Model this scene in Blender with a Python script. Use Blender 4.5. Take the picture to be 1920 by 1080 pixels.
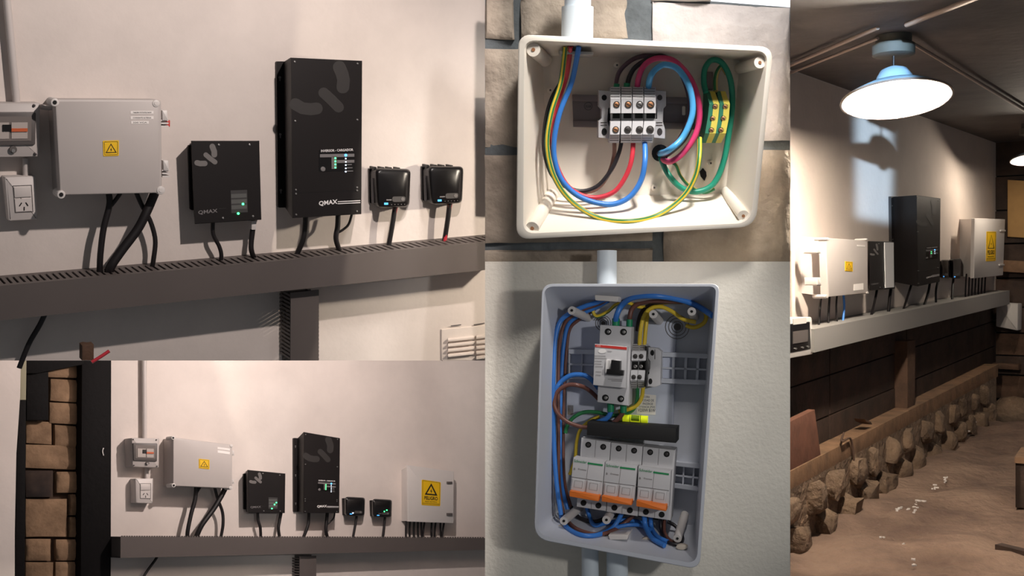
import bpy, bmesh, math, random
from mathutils import Vector as V, noise
random.seed(7)
for o in list(bpy.data.objects): bpy.data.objects.remove(o)
C = bpy.context.scene.collection
scene = bpy.context.scene

# ------------------------------------------------------------------ camera
F = 2000.0
CAM = V((0, 0, 2.0))
cd = bpy.data.cameras.new('camera'); cd.sensor_width = 36; cd.lens = 36 * F / 1920
co = bpy.data.objects.new('camera', cd); C.objects.link(co)
co.location = CAM; co.rotation_euler = (math.pi / 2, 0, 0); scene.camera = co
scene.view_settings.view_transform = 'Standard'; scene.view_settings.look = 'None'
scene.view_settings.exposure = 0.0; scene.view_settings.gamma = 1; scene.view_settings.use_curve_mapping = False

# ------------------------------------------------------------------ sky and lamps
w = bpy.data.worlds.new('world'); scene.world = w; w.use_nodes = True
w.node_tree.nodes['Background'].inputs[0].default_value = (0.94, 0.96, 1.0, 1)
w.node_tree.nodes['Background'].inputs[1].default_value = 0.105

def lamp(kind, name, loc, power, col, size=.05, aim=None, **kw):
    d = bpy.data.lights.new(name, kind); d.energy = power; d.color = col
    if kind in ('POINT', 'SPOT'): d.shadow_soft_size = size
    for k, v in kw.items(): setattr(d, k, v)
    o = bpy.data.objects.new(name, d); C.objects.link(o); o.location = CAM + V(loc)
    if aim is not None:
        o.rotation_euler = (V(aim) - V(loc)).to_track_quat('-Z', 'Y').to_euler()
    return o
# the work lamp hanging above the upper displays
lamp('SPOT', 'work_lamp_light', (.07, 3.14, 1.62), 188, (1.0, .88, .82), .035, aim=(-6.0, 3.2, 1.3), spot_size=math.radians(173), spot_blend=.06)
# soft skylight above the two middle walls
lamp('AREA', 'skylight', (.95, 3.1, 2.6), 15, (1.0, .95, .90), aim=(.62, 5.0, .75), shape='RECTANGLE', size=.8, size_y=.6, spread=math.radians(52))
# lamp of the back room (lower left), hidden behind the upper displays
lamp('POINT', 'back_room_lamp_light', (-.69, 6.55, .05), 150, (1.0, .87, .81), .035)
# spot added as side fill from the right on the lower middle wall
lamp('SPOT', 'side_fill_light', (2.3, .2, .35), 235, (1.0, .97, .93), .12, aim=(.56, 4.9, -.56), spot_size=math.radians(27), spot_blend=.75)
# daylight through a window falling into the right-hand room
lamp('AREA', 'window_daylight', (.294, .453, .93), 2.9, (.50, .74, 1.0), aim=(2.515, 7.398, .93), shape='RECTANGLE', size=.64, size_y=.92, spread=math.radians(1))

# ------------------------------------------------------------------ materials
def srgb(c):
    return tuple(((x / 255) / 12.92 if x / 255 <= .04045 else (((x / 255) + .055) / 1.055) ** 2.4) for x in c) + (1,)
MATS = {}
def mat(name, c, rough=.5, metal=0, var=0, vscale=8, bump=0, bscale=60, c2=None, emit=0, spec=.5, trans=0, bdist=.01):
    if name in MATS: return MATS[name]
    m = bpy.data.materials.new(name); m.use_nodes = True; nt = m.node_tree
    b = nt.nodes['Principled BSDF']
    b.inputs['Base Color'].default_value = srgb(c); b.inputs['Roughness'].default_value = rough
    b.inputs['Metallic'].default_value = metal; b.inputs['Specular IOR Level'].default_value = spec
    if trans: b.inputs['Transmission Weight'].default_value = trans
    tc = nt.nodes.new('ShaderNodeTexCoord')
    if var or c2:
        n = nt.nodes.new('ShaderNodeTexNoise'); n.inputs['Scale'].default_value = vscale
        n.inputs['Detail'].default_value = 6; n.inputs['Roughness'].default_value = .6
        nt.links.new(tc.outputs['Object'], n.inputs['Vector'])
        r = nt.nodes.new('ShaderNodeValToRGB')
        k = c2 or tuple(max(0, x * (1 - var)) for x in c)
        r.color_ramp.elements[0].position = .32; r.color_ramp.elements[1].position = .68
        r.color_ramp.elements[0].color = srgb(k); r.color_ramp.elements[1].color = srgb(c)
        nt.links.new(n.outputs['Fac'], r.inputs['Fac']); nt.links.new(r.outputs['Color'], b.inputs['Base Color'])
    if bump:
        n2 = nt.nodes.new('ShaderNodeTexNoise'); n2.inputs['Scale'].default_value = bscale; n2.inputs['Detail'].default_value = 4
        nt.links.new(tc.outputs['Object'], n2.inputs['Vector'])
        bp = nt.nodes.new('ShaderNodeBump'); bp.inputs['Strength'].default_value = bump; bp.inputs['Distance'].default_value = bdist
        nt.links.new(n2.outputs['Fac'], bp.inputs['Height']); nt.links.new(bp.outputs['Normal'], b.inputs['Normal'])
    if emit:
        b.inputs['Emission Color'].default_value = srgb(c); b.inputs['Emission Strength'].default_value = emit
    MATS[name] = m; return m

plaster = mat('warm_plaster', (224, 213, 206), .85, var=.05, vscale=3, bump=.12, bscale=30)
plaster5 = mat('back_room_plaster', (228, 217, 210), .85, var=.06, vscale=2, bump=.1, bscale=30)
stucco = mat('cream_stucco', (222, 217, 206), .9, var=.03, vscale=5, bump=.4, bscale=55)
plaster3 = mat('right_room_plaster', (214, 200, 190), .85, var=.05, vscale=2, bump=.2, bscale=30)
greyplastic = mat('grey_plastic', (190, 182, 178), .5, var=.02, vscale=4)
lightplastic = mat('light_plastic', (212, 206, 202), .45)
socketwhite = mat('socket_white', (208, 200, 196), .45)
cream = mat('cream_plastic', (236, 227, 214), .42)
boxgrey = mat('box_light_grey', (200, 203, 212), .4)
backgrey = mat('backplate_grey', (198, 203, 219), .45)
blackm = mat('black_powdercoat', (27, 23, 23), .5, spec=.35, bump=.1, bscale=300, bdist=.002)
blackp = mat('black_plastic', (20, 18, 19), .32)
blackdark = mat('black_hole', (8, 7, 7), .8)
ghost = mat('ghost_logo_grey', (50, 47, 46), .55)
logogrey = mat('logo_grey', (112, 108, 106), .55)
cable = mat('black_cable', (22, 17, 19), .5)
trunkm = mat('trunking_grey', (96, 88, 85), .55, var=.04, vscale=3)
trunk3 = mat('trunking_light', (150, 147, 144), .55)
steel = mat('screw_steel', (175, 172, 170), .35, metal=.8)
copper = mat('copper_screw', (196, 140, 100), .4, metal=.6)
darkscrew = mat('dark_screw', (74, 70, 70), .4, metal=.5)
yellow = mat('warning_yellow', (238, 190, 24), .5)
ink = mat('black_ink', (32, 26, 20), .7)
paper = mat('label_paper', (236, 230, 226), .7)
white = mat('print_white', (236, 232, 230), .6)
greytxt = mat('print_grey', (120, 116, 116), .6)
orange = mat('toggle_orange', (238, 124, 44), .45)
red = mat('signal_red', (196, 52, 44), .5)
led_g = mat('led_green', (60, 255, 120), .4, emit=6)
led_b = mat('led_blue', (60, 150, 255), .4, emit=6)
led_w = mat('led_white', (210, 230, 255), .4, emit=3)
lcd = mat('lcd_blue', (80, 170, 255), .4, emit=1.3)
clear = mat('smoked_cover', (120, 112, 108), .3)
frame_d = mat('window_frame_dark', (92, 86, 84), .5)
pvc = mat('pvc_conduit', (196, 188, 184), .5)
pvcblue = mat('pvc_white_conduit', (206, 216, 224), .45)
woodd = mat('dark_wood', (74, 55, 45), .75, var=.4, vscale=5, bump=.4, bscale=30)
woodb = mat('brown_wood', (104, 76, 58), .8, var=.3, vscale=7, bump=.4, bscale=30)
woodl = mat('sill_wood', (150, 116, 88), .8, var=.25, vscale=8, bump=.4, bscale=30)
woodr = mat('red_wood', (128, 84, 66), .8, var=.25, vscale=6, bump=.3, bscale=30)
tan = mat('tan_board', (206, 164, 106), .8, var=.05)
darkpost = mat('black_timber', (12, 9, 10), .75, spec=.2, var=.3, vscale=9, bump=.3, bscale=30)
ceilm = mat('dark_ceiling', (82, 73, 71), .7, var=.25, vscale=4, bump=.3, bscale=14)
batten = mat('ceiling_batten', (150, 132, 122), .7)
dirt = mat('earth_floor', (160, 134, 116), .95, c2=(98, 78, 68), vscale=1.7, bump=.8, bscale=16, bdist=.03)
rock = mat('foundation_rock', (146, 122, 100), .95, c2=(98, 80, 66), vscale=5, bump=.9, bscale=24, bdist=.03)
sandst = mat('sandstone', (164, 152, 138), .9, c2=(118, 108, 98), vscale=3.2, bump=.7, bscale=12, bdist=.03)
sandst2 = mat('grey_sandstone', (182, 176, 174), .9, c2=(146, 140, 138), vscale=3, bump=.6, bscale=12, bdist=.03)
mortar = mat('dark_mortar', (92, 98, 102), .95, var=.2, vscale=10, bump=.5, bscale=40)
doorstone = mat('doorway_sandstone', (156, 126, 98), .9, c2=(114, 90, 68), vscale=6, bump=.6, bscale=30)
doormortar = mat('doorway_mortar', (72, 56, 44), .95)
soot = mat('soot_stained_stone', (84, 66, 54), .95, c2=(34, 28, 28), vscale=3)
railm = mat('din_rail_metal', (136, 124, 122), .4, metal=.5)
termgrey = mat('terminal_grey', (196, 194, 196), .5)
termgreen = mat('terminal_green', (44, 116, 92), .5)
termyel = mat('terminal_yellow', (206, 190, 84), .5)
ferr = mat('ferrule_green', (24, 138, 92), .5)
W = {k: mat('wire_' + k, c, .38) for k, c in dict(blue=(58, 124, 208), lightblue=(78, 160, 214), red=(200, 52, 66), pink=(206, 60, 110), black=(34, 30, 34), brown=(112, 72, 62), plum=(96, 72, 84), teal=(34, 138, 112), green=(46, 120, 72), yellow=(228, 196, 58), tan=(196, 172, 110)).items()}

# ------------------------------------------------------------------ geometry helpers
def ray(px, py): return V(((px - 960) / F, 1, (540 - py) / F))
class Plane:
    """a wall: turns a photo pixel into a point lying h metres in front of that wall"""
    def __init__(s, px, py, Y, n):
        s.p = CAM + ray(px, py) * Y; s.n = V(n).normalized()
    def t(s, px, py, h=0):
        r = ray(px, py); return ((s.p - CAM).dot(s.n) + h) / r.dot(s.n)
    def at(s, px, py, h=0): return CAM + ray(px, py) * s.t(px, py, h)

def rr(q, r, seg=4):
    out = []; n = len(q)
    for i in range(n):
        p, a, b = V(q[i]), V(q[i - 1]), V(q[(i + 1) % n])
        rs = r[i] if isinstance(r, (list, tuple)) else r
        if rs <= 0: out.append(tuple(p)); continue
        d1, d2 = (a - p), (b - p)
        k = min(rs, d1.length * .49, d2.length * .49)
        s, e = p + d1.normalized() * k, p + d2.normalized() * k
        for j in range(seg + 1):
            t = j / seg
            out.append(tuple(s * (1 - t) ** 2 + p * 2 * t * (1 - t) + e * t * t))
    return out
def rect(x0, y0, x1, y1): return [(x0, y0), (x1, y0), (x1, y1), (x0, y1)]
def circ(x, y, r, n=14, ry=None): return [(x + r * math.cos(2 * math.pi * i / n), y + (ry or r) * math.sin(2 * math.pi * i / n)) for i in range(n)]
def inset(poly, d):
    out = []; n = len(poly); ar = sum(poly[i - 1][0] * poly[i][1] - poly[i][0] * poly[i - 1][1] for i in range(n))
    sg = 1 if ar > 0 else -1
    for i in range(n):
        p, a, b = V(poly[i]), V(poly[i - 1]), V(poly[(i + 1) % n])
        e1, e2 = (p - a), (b - p)
        if e1.length < 1e-6 or e2.length < 1e-6: out.append(tuple(p)); continue
        e1.normalize(); e2.normalize()
        n1, n2 = V((-e1.y, e1.x)) * sg, V((-e2.y, e2.x)) * sg
        m = n1 + n2; m = m / max(.35, 1 + n1.dot(n2))
        out.append(tuple(p + m * d))
    return out
def Q(q):
    a, b, c, d = [V(x) for x in q]
    def f(u, v):
        r = (a * (1 - u) + b * u) * (1 - v) + (d * (1 - u) + c * u) * v
        return (r.x, r.y)
    return f
def sub(q, u0, v0, u1, v1):
    f = Q(q); return [f(u0, v0), f(u1, v0), f(u1, v1), f(u0, v1)]

class MB:
    def __init__(s): s.v = []; s.f = []; s.mi = []
    def face(s, idx, m=0): s.f.append(idx); s.mi.append(m)
    def rings(s, rings, cap0=True, cap1=True, m=0, closed=True):
        base = len(s.v); n = len(rings[0])
        for r in rings: s.v += [V(p) for p in r]
        for k in range(len(rings) - 1):
            for i in range(n if closed else n - 1):
                j = (i + 1) % n
                s.face([base + k * n + i, base + k * n + j, base + (k + 1) * n + j, base + (k + 1) * n + i], m)
        if cap0: s.face([base + i for i in range(n)][::-1], m)
        if cap1: s.face([base + (len(rings) - 1) * n + i for i in range(n)], m)
        return s
    def loft(s, P, lst, **k):            # list of (pixel polygon, height)
        return s.rings([[P.at(x, y, h) for x, y in poly] for poly, h in lst], **k)
    def prism(s, P, poly, h0, h1, bev=0, m=0):
        """front face sits on the photo pixels at height h1, straight back to h0"""
        fr = [P.at(x, y, h1) for x, y in poly]
        rg = [[p - P.n * (h1 - h0) for p in fr]]
        if bev:
            b = bev * P.t(*poly[0], h1) / F
            b = min(b, (h1 - h0) * .9)
            rg.append([p - P.n * b for p in fr])
            rg.append([p - P.n * b * .3 + (P.at(*q, h1) - p) * .3 for p, q in zip(fr, inset(poly, bev))])
            rg.append([P.at(*q, h1) for q in inset(poly, bev)])
        else: rg.append(fr)
        return s.rings(rg, m=m)
    def tube(s, pts, rad, n=8, sub=6, stripe=None, P=None, cap=True):
        w = []; rs = []
        for p in pts:
            if P: w.append(P.at(p[0], p[1], p[2])); sc = P.t(p[0], p[1], p[2]) / F
            else: w.append(V(p)); sc = 1
            rs.append((p[3] if len(p) > 3 else rad) * sc)
        path = []; rad_l = []
        m = len(w)
        for i in range(m - 1):
            p0, p1, p2, p3 = w[max(i - 1, 0)], w[i], w[i + 1], w[min(i + 2, m - 1)]
            for j in range(sub if m > 2 else 1):
                t = j / sub
                path.append(.5 * ((2 * p1) + (p2 - p0) * t + (2 * p0 - 5 * p1 + 4 * p2 - p3) * t * t + (3 * p1 - p0 - 3 * p2 + p3) * t ** 3))
                rad_l.append(rs[i] * (1 - t) + rs[i + 1] * t)
        path.append(w[-1]); rad_l.append(rs[-1])
        tn = (path[1] - path[0]).normalized()
        up = tn.orthogonal().normalized(); base = len(s.v)
        for i, p in enumerate(path):
            a = path[max(i - 1, 0)]; b = path[min(i + 1, len(path) - 1)]
            t2 = (b - a).normalized()
            up = tn.rotation_difference(t2) @ up; tn = t2
            sd = tn.cross(up)
            for k in range(n):
                an = 2 * math.pi * k / n
                s.v.append(p + (up * math.cos(an) + sd * math.sin(an)) * rad_l[i])
        for i in range(len(path) - 1):
            for k in range(n):
                j = (k + 1) % n
                s.face([base + i * n + k, base + i * n + j, base + (i + 1) * n + j, base + (i + 1) * n + k], 1 if stripe and k in stripe else 0)
        if cap:
            s.face([base + k for k in range(n)][::-1]); s.face([base + (len(path) - 1) * n + k for k in range(n)])
        return s
    def hexa(s, p):      # 8 points: 4 of one end, 4 of the other
        return s.rings([p[:4], p[4:]])
    def build(s, name, m, parent=None, smooth=30, kind=None, loc=None):
        me = bpy.data.meshes.new(name)
        if parent is not None: o0 = parent['_w'] if '_w' in parent else (0, 0, 0)
        elif loc is not None: o0 = loc
        else:
            xs = [p.x for p in s.v]; ys = [p.y for p in s.v]; zs = [p.z for p in s.v]
            o0 = ((min(xs) + max(xs)) / 2, (min(ys) + max(ys)) / 2, min(zs))
        o0 = V(o0)
        me.from_pydata([p - o0 for p in s.v], [], s.f)
        bm = bmesh.new(); bm.from_mesh(me); bmesh.ops.recalc_face_normals(bm, faces=bm.faces); bm.to_mesh(me); bm.free()
        ms = m if isinstance(m, (list, tuple)) else [m]
        for x in ms: me.materials.append(x)
        if len(ms) > 1: me.polygons.foreach_set('material_index', s.mi)
        if smooth:
            me.polygons.foreach_set('use_smooth', [True] * len(me.polygons)); me.set_sharp_from_angle(angle=math.radians(smooth))
        o = bpy.data.objects.new(name, me); C.objects.link(o)
        if parent is not None: o.parent = parent
        else: o.location = o0
        o['_w'] = tuple(o0)
        if kind: o['kind'] = kind
        return o
def tag(o, label, cat, group=None):
    o['label'] = label; o['category'] = cat
    if group: o['group'] = group
    return o
def thing(name, label, cat, base, group=None):
    o = bpy.data.objects.new(name, None); C.objects.link(o); o.location = base; o['_w'] = tuple(base); o.empty_display_size = .05
    return tag(o, label, cat, group)
def pr(name, P, poly, h0, h1, m, parent=None, bev=0, smooth=30, kind=None):
    return MB().prism(P, poly, h0, h1, bev).build(name, m, parent, smooth, kind)
_tc = {}
def text_mesh(s, bold=.02):
    if (s, bold) in _tc: return _tc[(s, bold)]
    cu = bpy.data.curves.new('t', 'FONT'); cu.body = s; cu.offset = bold; cu.resolution_u = 2
    ob = bpy.data.objects.new('t', cu); C.objects.link(ob)
    me = bpy.data.meshes.new_from_object(ob)
    vs = [tuple(v.co) for v in me.vertices]; fs = [list(p.vertices) for p in me.polygons]
    bpy.data.objects.remove(ob); bpy.data.curves.remove(cu); bpy.data.meshes.remove(me)
    _tc[(s, bold)] = (vs, fs); return vs, fs
def text(name, P, s, a, b, height, h, m, parent, bold=.02, up=None):
    """lettering whose baseline runs from pixel a to pixel b"""
    vs, fs = text_mesh(s, bold)
    x0 = min(v[0] for v in vs); x1 = max(v[0] for v in vs); y0 = min(v[1] for v in vs); y1 = max(v[1] for v in vs)
    a, b = V(a), V(b); ex = (b - a); ey = V(up) if up else V((ex.y, -ex.x)).normalized() * height
    if up: ey = ey.normalized() * height
    mb = MB()
    for v in vs:
        q = a + ex * ((v[0] - x0) / (x1 - x0)) + ey * ((v[1] - y0) / (y1 - y0))
        mb.v.append(P.at(q.x, q.y, h))
    for f in fs: mb.face(f)
    return mb.build(name, m, parent, 0)
def wire(P, pts, r, m, label, group, name='wire', cat='wire', stripe=None, ferrule=None, base=None):
    b = base or P.at(pts[0][0], pts[0][1], pts[0][2])
    if ferrule:
        t = thing(name, label, cat, b, group)
        MB().tube(pts, r, 8, 6, stripe, P).build('insulation', m, t, 60)
        for f in ferrule: MB().tube(f, r * 1.3, 8, 4, None, P).build('ferrule', ferr, t, 60)
        return t
    o = MB().tube(pts, r, 8, 6, stripe, P).build(name, m, None, 60)
    return tag(o, label, cat, group)

# =================================================================== the walls
P1 = Plane(0, 500, 4.5, (.56, -.80, -.20))
P2 = Plane(1195, 260, 5.0, (-.03, -.98, -.15))
P4 = Plane(1170, 790, 4.9, (-.24, -.97, .03))
P5 = Plane(210, 900, 7.0, (.70, -.70, .15))
P3 = Plane(1482, 600, 6.1, (.815, -.58, 0))

def struct(o): o['kind'] = 'structure'; return o
struct(pr('wall_left_upper', P1, [(-420, -60), (1040, -60), (1040, 676), (-420, 676)], -.06, 0, plaster))
struct(pr('wall_center_lower', P4, [(909.5, 490.5), (1481.5, 490.5), (1481.5, 1130), (909.5, 1130)], -.06, 0, stucco))
struct(pr('wall_left_lower', P5, [(180, 560), (1120, 560), (1120, 1180), (180, 1180)], -.06, 0, plaster5))

# ------------------------------------------------------------------ stone wall behind the cream junction box
wcu = struct(pr('wall_center_upper', P2, [(909.5, -40), (1328, -40), (1332, 2), (1481.5, 14), (1481.5, 512), (909.5, 512)], -.10, -.03, mortar))
def block(P, q, h0, h1, m, parent, rough, nx=10, ny=8, seed=0, name='stone'):
    f = Q(q); mb = MB(); nx += 1; ny += 1
    grid = []
    for j in range(ny):
        for i in range(nx):
            u, v = i / (nx - 1), j / (ny - 1)
            e = min(u, 1 - u, v, 1 - v)
            x, y = f(u, v); p = P.at(x, y, h1)
            d = noise.fractal(p * 5 + V((seed * 7.3, 0, 0)), 1, 2, 4) * rough
            if e == 0: d -= rough * .9
            jx = noise.noise(p * 9 + V((0, seed, 3))) * rough * .25 * F / P.t(x, y) if e == 0 else 0
            p = P.at(x + jx, y + jx * .7, h1 + d); grid.append(p)
    mb.v = grid[:]
    for j in range(ny - 1):
        for i in range(nx - 1):
            mb.face([j * nx + i, j * nx + i + 1, (j + 1) * nx + i + 1, (j + 1) * nx + i])
    per = [i for i in range(nx)] + [j * nx + nx - 1 for j in range(1, ny)] + [(ny - 1) * nx + i for i in range(nx - 2, -1, -1)] + [j * nx for j in range(ny - 2, 0, -1)]
    b = len(mb.v)
    for k in per: mb.v.append(grid[k] - P.n * ((h1 - h0)))
    for k in range(len(per)):
        k2 = (k + 1) % len(per)
        mb.face([per[k], b + k, b + k2, per[k2]])
    return mb.build(name, m, parent, 50)
for i, (q, m) in enumerate([
    ([(909.5, -40), (962, -40), (964, 74), (909.5, 72)], sandst), ([(976, -40), (1178, -40), (1178, 72), (978, 74)], sandst),
    ([(1222, -40), (1330, -40), (1333, 2), (1222, 2)], sandst2),
    ([(1224, 3), (1481.5, 15), (1481.5, 264), (1222, 262)], sandst2), ([(909.5, 92), (1176, 92), (1176, 276), (909.5, 276)], sandst),
    ([(909.5, 292), (1224, 290), (1224, 452), (909.5, 456)], sandst), ([(1244, 284), (1481.5, 281), (1481.5, 505), (1244, 505)], sandst),
    ([(909.5, 470), (1224, 466), (1224, 506), (909.5, 506)], sandst)]):
    block(P2, q, -.05, 0, m, wcu, .022, 16, 12, i)
sky = MB(); a = ray(1310, -60) * 5.4; b_ = ray(1490, 40) * 5.4
sky.v = [CAM + V((a.x, 5.4, a.z)), CAM + V((b_.x, 5.4, a.z)), CAM + V((b_.x, 5.4, b_.z)), CAM + V((a.x, 5.4, b_.z))]; sky.face([0, 1, 2, 3])
so = sky.build('sky_panel', mat('bright_sky', (245, 246, 255), .8, emit=1.1)); struct(so)  # glowing panel added for the white sky above the stone wall

# =================================================================== device builders
def screws(P, q, uvs, h, r, parent, m=steel):
    f = Q(q)
    for u, v in uvs:
        x, y = f(u, v); pr('screw', P, circ(x, y, r, 10), h - .004, h + .004, m, parent, r * .3)
def stroke(P, pts, wd, h, m, parent, name):
    """flat printed stroke with round ends following pixel points"""
    pts = [V(p) for p in pts]; L, R = [], []
    for i, p in enumerate(pts):
        d = (pts[min(i + 1, len(pts) - 1)] - pts[max(i - 1, 0)]).normalized(); nn = V((-d.y, d.x))
        if i == 0:
            for k in range(5):
                an = math.pi / 2 * (k / 4); L.append(p - d * wd * math.cos(an) + nn * wd * math.sin(an)); R.append(p - d * wd * math.cos(an) - nn * wd * math.sin(an))
        elif i == len(pts) - 1:
            for k in range(5):
                an = math.pi / 2 * (1 - k / 4); L.append(p + d * wd * math.cos(an) + nn * wd * math.sin(an)); R.append(p + d * wd * math.cos(an) - nn * wd * math.sin(an))
        else: L.append(p + nn * wd); R.append(p - nn * wd)
    mb = MB()
    for a, b in zip(L, R): mb.v += [P.at(a.x, a.y, h), P.at(b.x, b.y, h)]
    for i in range(len(L) - 1): mb.face([2 * i, 2 * i + 1, 2 * i + 3, 2 * i + 2])
    return mb.build(name, m, parent, 0)
def qlogo(P, q, h, m, parent, strokes):
    f = Q(q)
    sc = (V(q[1]) - V(q[0])).length
    for pts, wd in strokes: stroke(P, [f(*p) for p in pts], wd * sc, h, m, parent, 'logo_stroke')

def inverter(P, fq, bq, H, label, group, fine=True):
    base = P.at(*Q(bq)(.5, 1), 0); t = thing('inverter', label, 'inverter', base, group)
    # wall flange, then the deep case
    wq = [bq[0], (fq[1][0] - 6, bq[1][1]), (fq[2][0] - 6, bq[2][1]), bq[3]]
    fw = (V(fq[1]) - V(fq[0])).length
    pr('flange', P, rr(wq, fw * .03), 0, .02, blackm, t)
    gx = fw * .10
    bk = [(wq[0][0] + gx, wq[0][1] + 1), (wq[1][0] - 1, wq[1][1]), (wq[2][0] - 1, wq[2][1] - 1), (wq[3][0] + gx, wq[3][1] - 1)]
    MB().loft(P, [(bk, .018), (fq, H - .003), (inset(fq, .6), H)]).build('case', blackm, t, 20)
    f = Q(fq)
    for v in (.11, .5, .88):
        x = wq[0][0] + fw * .045 + (wq[3][0] - wq[0][0]) * v; y = wq[0][1] + (wq[3][1] - wq[0][1]) * v
        pr('keyhole', P, circ(x, y, fw * .018, 10), .019, .0215, steel, t)
        if fine: pr('keyhole', P, rect(x - fw * .008, y, x + fw * .008, y + fw * .05), .019, .0212, steel, t)
    screws(P, fq, [(.06, .025), (.94, .02), (.06, .395), (.94, .385), (.06, .825), (.94, .825), (.06, .85), (.94, .845), (.06, .98), (.94, .98)] if fine else [(.06, .03), (.94, .03), (.06, .4), (.06, .83), (.94, .83), (.06, .97)], H + .001, fw * .013, t)
    qlogo(P, fq, H + .0012, ghost, t, [([(.68, .048), (.72, .09), (.74, .13), (.73, .175)], .09), ([(.46, .215), (.56, .255), (.67, .305)], .075), ([(.06, .29), (.16, .315), (.27, .32), (.36, .315)], .085)])
    pr('cover_seam', P, sub(fq, 0, .842, 1, .845), H - .001, H + .0012, blackdark, t)
    d = pr('display_panel', P, sub(fq, .39, .575, .90, .715), H - .001, H + .0015, blackp, t)
    hh = H + .0025
    pr('display_bar', P, sub(fq, .405, .605, .895, .625), H, hh, greytxt, d)
    pr('display_bar', P, sub(fq, .65, .645, .895, .663), H, hh, greytxt, d)
    pr('display_bar', P, sub(fq, .57, .62, .645, .70), H, hh, logogrey, d)
    text('display_lettering', P, 'INVERSOR - CARGADOR', f(.42, .592), f(.88, .587), fw * .035, hh, white, d)
    for k in range(4 if fine else 2): x, y = f(.625, .632 + k * .02); pr('led', P, circ(x, y, fw * .012, 8), H, hh + .001, led_g, d)
    x, y = f(.775, .614); pr('led', P, circ(x, y, fw * .018, 10), H, hh + .0015, led_b, d)
    for k in range(5 if fine else 2): x, y = f(.775, .636 + k * .021); pr('led', P, circ(x, y, fw * .01, 8), H, hh + .001, led_w, d)
    x, y = f(.45, .70); pr('button', P, circ(x, y, fw * .035, 12), H, H + .004, greytxt, d, fw * .008)
    if fine:
        for k in range(3): pr('legend', P, sub(fq, .79, .672 + k * .021, .86 + .01 * k, .678 + k * .021), H, hh, greytxt, d)
    upv = V(f(.5, .8)) - V(f(.5, 1))
    text('brand_lettering', P, 'QMAX', f(.385, .936), f(.655, .930), fw * .075, H + .0015, white, t, .03, up=upv)
    for v in (.909, .922): pr('brand_stripe', P, sub(fq, .66, v, .985, v + .005), H, H + .0015, white, t)
    return t

def charger(P, fq, bq, H, label, group, leds, fine=True, glare=None):
    base = P.at(*Q(bq)(.5, 1), 0); t = thing('battery_charger', label, 'charger', base, group)
    fw = (V(fq[1]) - V(fq[0])).length
    pr('mounting_plate', P, rr([bq[0], (bq[0][0] + fw * .5, bq[0][1]), (bq[3][0] + fw * .5, bq[3][1]), bq[3]], fw * .03), 0, .016, blackm, t)
    g = fw * .05
    bk = [(bq[0][0] + g, bq[0][1] - g), (fq[1][0] - g * .6, fq[1][1] + g * .5), (fq[2][0] - g * .6, fq[2][1] - g), (bq[3][0] + g, bq[3][1] + g)]
    MB().loft(P, [(bk, .012), (fq, H - .004), (inset(fq, 1), H)]).build('case', blackm, t, 20)
    f = Q(fq)
    screws(P, fq, [(.41, .05), (.86, .05), (.43, .95), (.88, .95)], H + .001, fw * .016, t)
    qlogo(P, fq, H + .0012, logogrey, t, [([(.31, .07), (.335, .13), (.335, .17)], .042), ([(.21, .17), (.27, .215), (.34, .26)], .036), ([(.075, .265), (.12, .275), (.19, .275)], .04)])
    text('brand_lettering', P, 'QMAX', f(.06, .895), f(.35, .885), fw * .065, H + .0012, greytxt, t, .02, up=V(f(.5, .5)) - V(f(.5, 1)))
    pr('brand_stripe', P, sub(fq, .37, .83, .48, .835), H - .001, H + .0012, ghost, t)
    if glare: pr('reflected_daylight', P, sub(fq, *glare), H, H + .006, glare_m, t)  # pale panel imitates daylight reflected on the black case
    d = pr('indicator_panel', P, sub(fq, .555, .615, .80, .895), H - .001, H + .0012, mat('indicator_grey', (64, 62, 62), .5), t)
    for v in (.66, .73, .80): pr('indicator_row', P, sub(fq, .56, v, .79, v + .05), H, H + .002, mat('indicator_row', (92, 92, 90), .5), d)
    for u, v in leds: x, y = f(u, v); pr('led', P, circ(x, y, fw * .017, 10), H, H + .004, led_g, d)
    return t

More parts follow.
